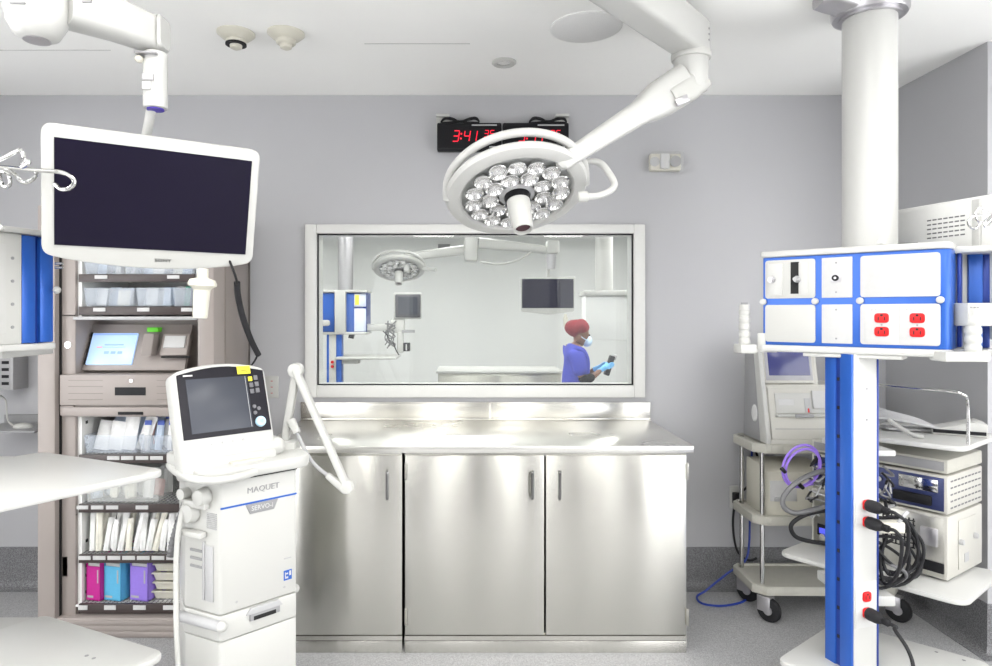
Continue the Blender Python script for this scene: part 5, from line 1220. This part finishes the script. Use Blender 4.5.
# local: x forward (to the right of the photo), y away, z up ; height about 1.45 m with the head bowed
def legs(k):
    out = []
    for s in (-1, 1):
        out.append([0, (.0, s * .075, .74, .085 * k), (.012, s * .082, .42, .056 * k), (.0, s * .08, .09, .036 * k)])
    return out
body = [[(0, 0, .80, .11), (-.01, 0, .95, .10), (-.005, 0, 1.10, .105), (-.02, 0, 1.19, .085), (.012, 0, 1.245, .042), (.04, 0, 1.30, .06), (.035, 0, 1.355, .076), (.02, 0, 1.40, .055)],
        [5, (.085, 0, 1.305, .028), (.112, 0, 1.315, .012)]] 
for s in (-1, 1):
    body.append([0, (.0, s * .075, .72, .07), (.012, s * .08, .42, .048), (.0, s * .08, .09, .034), (.07, s * .085, .035, .03), (.13, s * .085, .03, .024)])
    body.append([3, (-.02, s * .135, 1.175, .045), (-.005, s * .165, 1.02, .036), (.035, s * .165, .945, .031), (.13, s * .12, .99, .026), (.19, s * .085, 1.035, .02)])
chainmesh(body, 2, W).build('body', SKIN, pe_, ang=180)
top = [[(0, 0, .74, .135), (-.012, 0, .86, .135), (-.01, 0, 1.0, .128), (-.005, 0, 1.10, .13), (-.018, 0, 1.19, .118), (-.002, 0, 1.226, .078)]]
for s in (-1, 1): top.append([4, (-.02, s * .14, 1.178, .076), (-.006, s * .172, 1.05, .066), (.008, s * .175, .985, .066)])
chainmesh(top, 2, W).build('scrub_top', SCRUB, pe_, ang=180)
tr = [[(0, 0, .80, .122), (0, 0, .73, .125)]]
for s in (-1, 1): tr.append([1, (.0, s * .078, .66, .088), (.012, s * .082, .40, .07), (.0, s * .08, .10, .06)])
chainmesh(tr, 2, W).build('scrub_trousers', SCRUB, pe_, ang=180)
for s in (-1, 1):
    chainmesh([[(.005, s * .168, 1.0, .05), (.032, s * .166, .948, .049), (.07, s * .15, .96, .044), (.125, s * .122, .988, .036)]], 2, W).build('black_sleeve', mat('black_knit', (.01, .01, .012), .9, noise=.1, spec=.1), pe_, ang=180)
    G(W).box(-.055, .155, s * .085 - .042, s * .085 + .042, 0, .075, .03, 3).build('shoe', WPLAS, pe_)
cap = G(W @ T((.012, 0, 1.375), 0, 0, 0) @ Matrix.Rotation(rad(14), 4, 'Y'))
t_ = bmesh.new(); bmesh.ops.create_icosphere(t_, subdivisions=3, radius=1)
for v in t_.verts:
    p = v.co.copy(); w_ = 1 + .035 * math.sin(p.x * 9 + p.y * 7) * math.sin(p.z * 11 + p.y * 5)
    x = p.x * (.118 if p.x < 0 else .088); z = p.z * (.082 if p.z > 0 else .062)
    if p.x < 0 and p.z < 0: z *= 1.25
    v.co = Vector((x * w_, p.y * .098 * w_, z * w_ + .0 + (.012 if p.x > 0 else -.004)))
cap._add(t_); cap.build('bouffant_cap', CAPRED, pe_, ang=180)
mk = G(W @ T((.088, 0, 1.268), 0, 0, 0) @ Matrix.Rotation(rad(14), 4, 'Y'))
mk.ball((0, 0, 0), 1, (.042, .058, .048), 18); mk.build('face_mask', MASKM, pe_, ang=180)
g = G(W)
for s in (-1, 1): g.tube([(.085, s * .05, 1.275), (.045, s * .068, 1.295), (.02, s * .072, 1.315)], .003, 6)
g.build('mask_strap', MASKM, pe_)
for s in (-1, 1):
    G(W).ball((.100, s * .026, 1.322), .0095, (1, 1.2, .8), 10).build('eye', BLACK, pe_)
    G(W).ball((.012, s * .074, 1.305), .02, (.7, .35, 1.1), 12).build('ear', SKIN, pe_)
def glove(s):
    w = Vector((.185, s * .085, 1.03)); chains = [[(w.x, w.y, w.z, .022), (w.x + .035, w.y - s * .012, w.z + .015, .028, .02), (w.x + .062, w.y - s * .02, w.z + .026, .027, .017)]]
    for k in range(4):
        dz = .018 - k * .012; L = [.05, .056, .052, .04][k]
        b_ = Vector((w.x + .07, w.y - s * .022, w.z + .03 + dz))
        chains.append([2, (b_.x + .005, b_.y, b_.z, .0085), (b_.x + L * .5, b_.y - s * .006, b_.z + .008, .008), (b_.x + L, b_.y - s * .022, b_.z + .008, .007)])
    chains.append([1, (w.x + .045, w.y - s * .03, w.z + .045, .0095), (w.x + .07, w.y - s * .045, w.z + .058, .0085)])
    chains.append([0, (w.x - .03, w.y + s * .012, w.z - .014, .024)])
    chainmesh(chains, 2, W).build('glove', GLOVE, pe_, ang=180)
glove(-1); glove(1)
t = thing('handheld_device', 'dark handheld device held in both blue gloves by the person', 'device', W @ Vector((.285, -.0, .99)))
Mh = W @ T((.275, 0, 1.06), 0, 0, 18)
G(Mh).box(-.02, .02, -.04, .04, -.085, .09, .008).build('body', BLACK, t)
G(Mh).box(.0, .035, -.03, .03, .06, .105, .008).build('head', LGREY, t)

# ------------------------------------------------------------------ camera, world, colour management
wd = bpy.data.worlds.new('World'); bpy.context.scene.world = wd; wd.use_nodes = True
wd.node_tree.nodes['Background'].inputs['Color'].default_value = (.6, .62, .65, 1); wd.node_tree.nodes['Background'].inputs['Strength'].default_value = .2
cam = bpy.data.cameras.new('Camera'); co = bpy.data.objects.new('Camera', cam); C.objects.link(co)
co.location = (0, 0, H); co.rotation_euler = (rad(90), 0, 0)
cam.sensor_width = 36; cam.lens = F / 992 * 36; cam.shift_x = (496 - CX) / 992; cam.shift_y = -(333 - CY) / 992; cam.clip_start = .02
bpy.context.scene.camera = co
sc0 = bpy.context.scene
sc0.view_settings.view_transform = 'Standard'; sc0.view_settings.look = 'None'; sc0.view_settings.exposure = 0.48; sc0.view_settings.gamma = 1
sc0.view_settings.use_curve_mapping = False
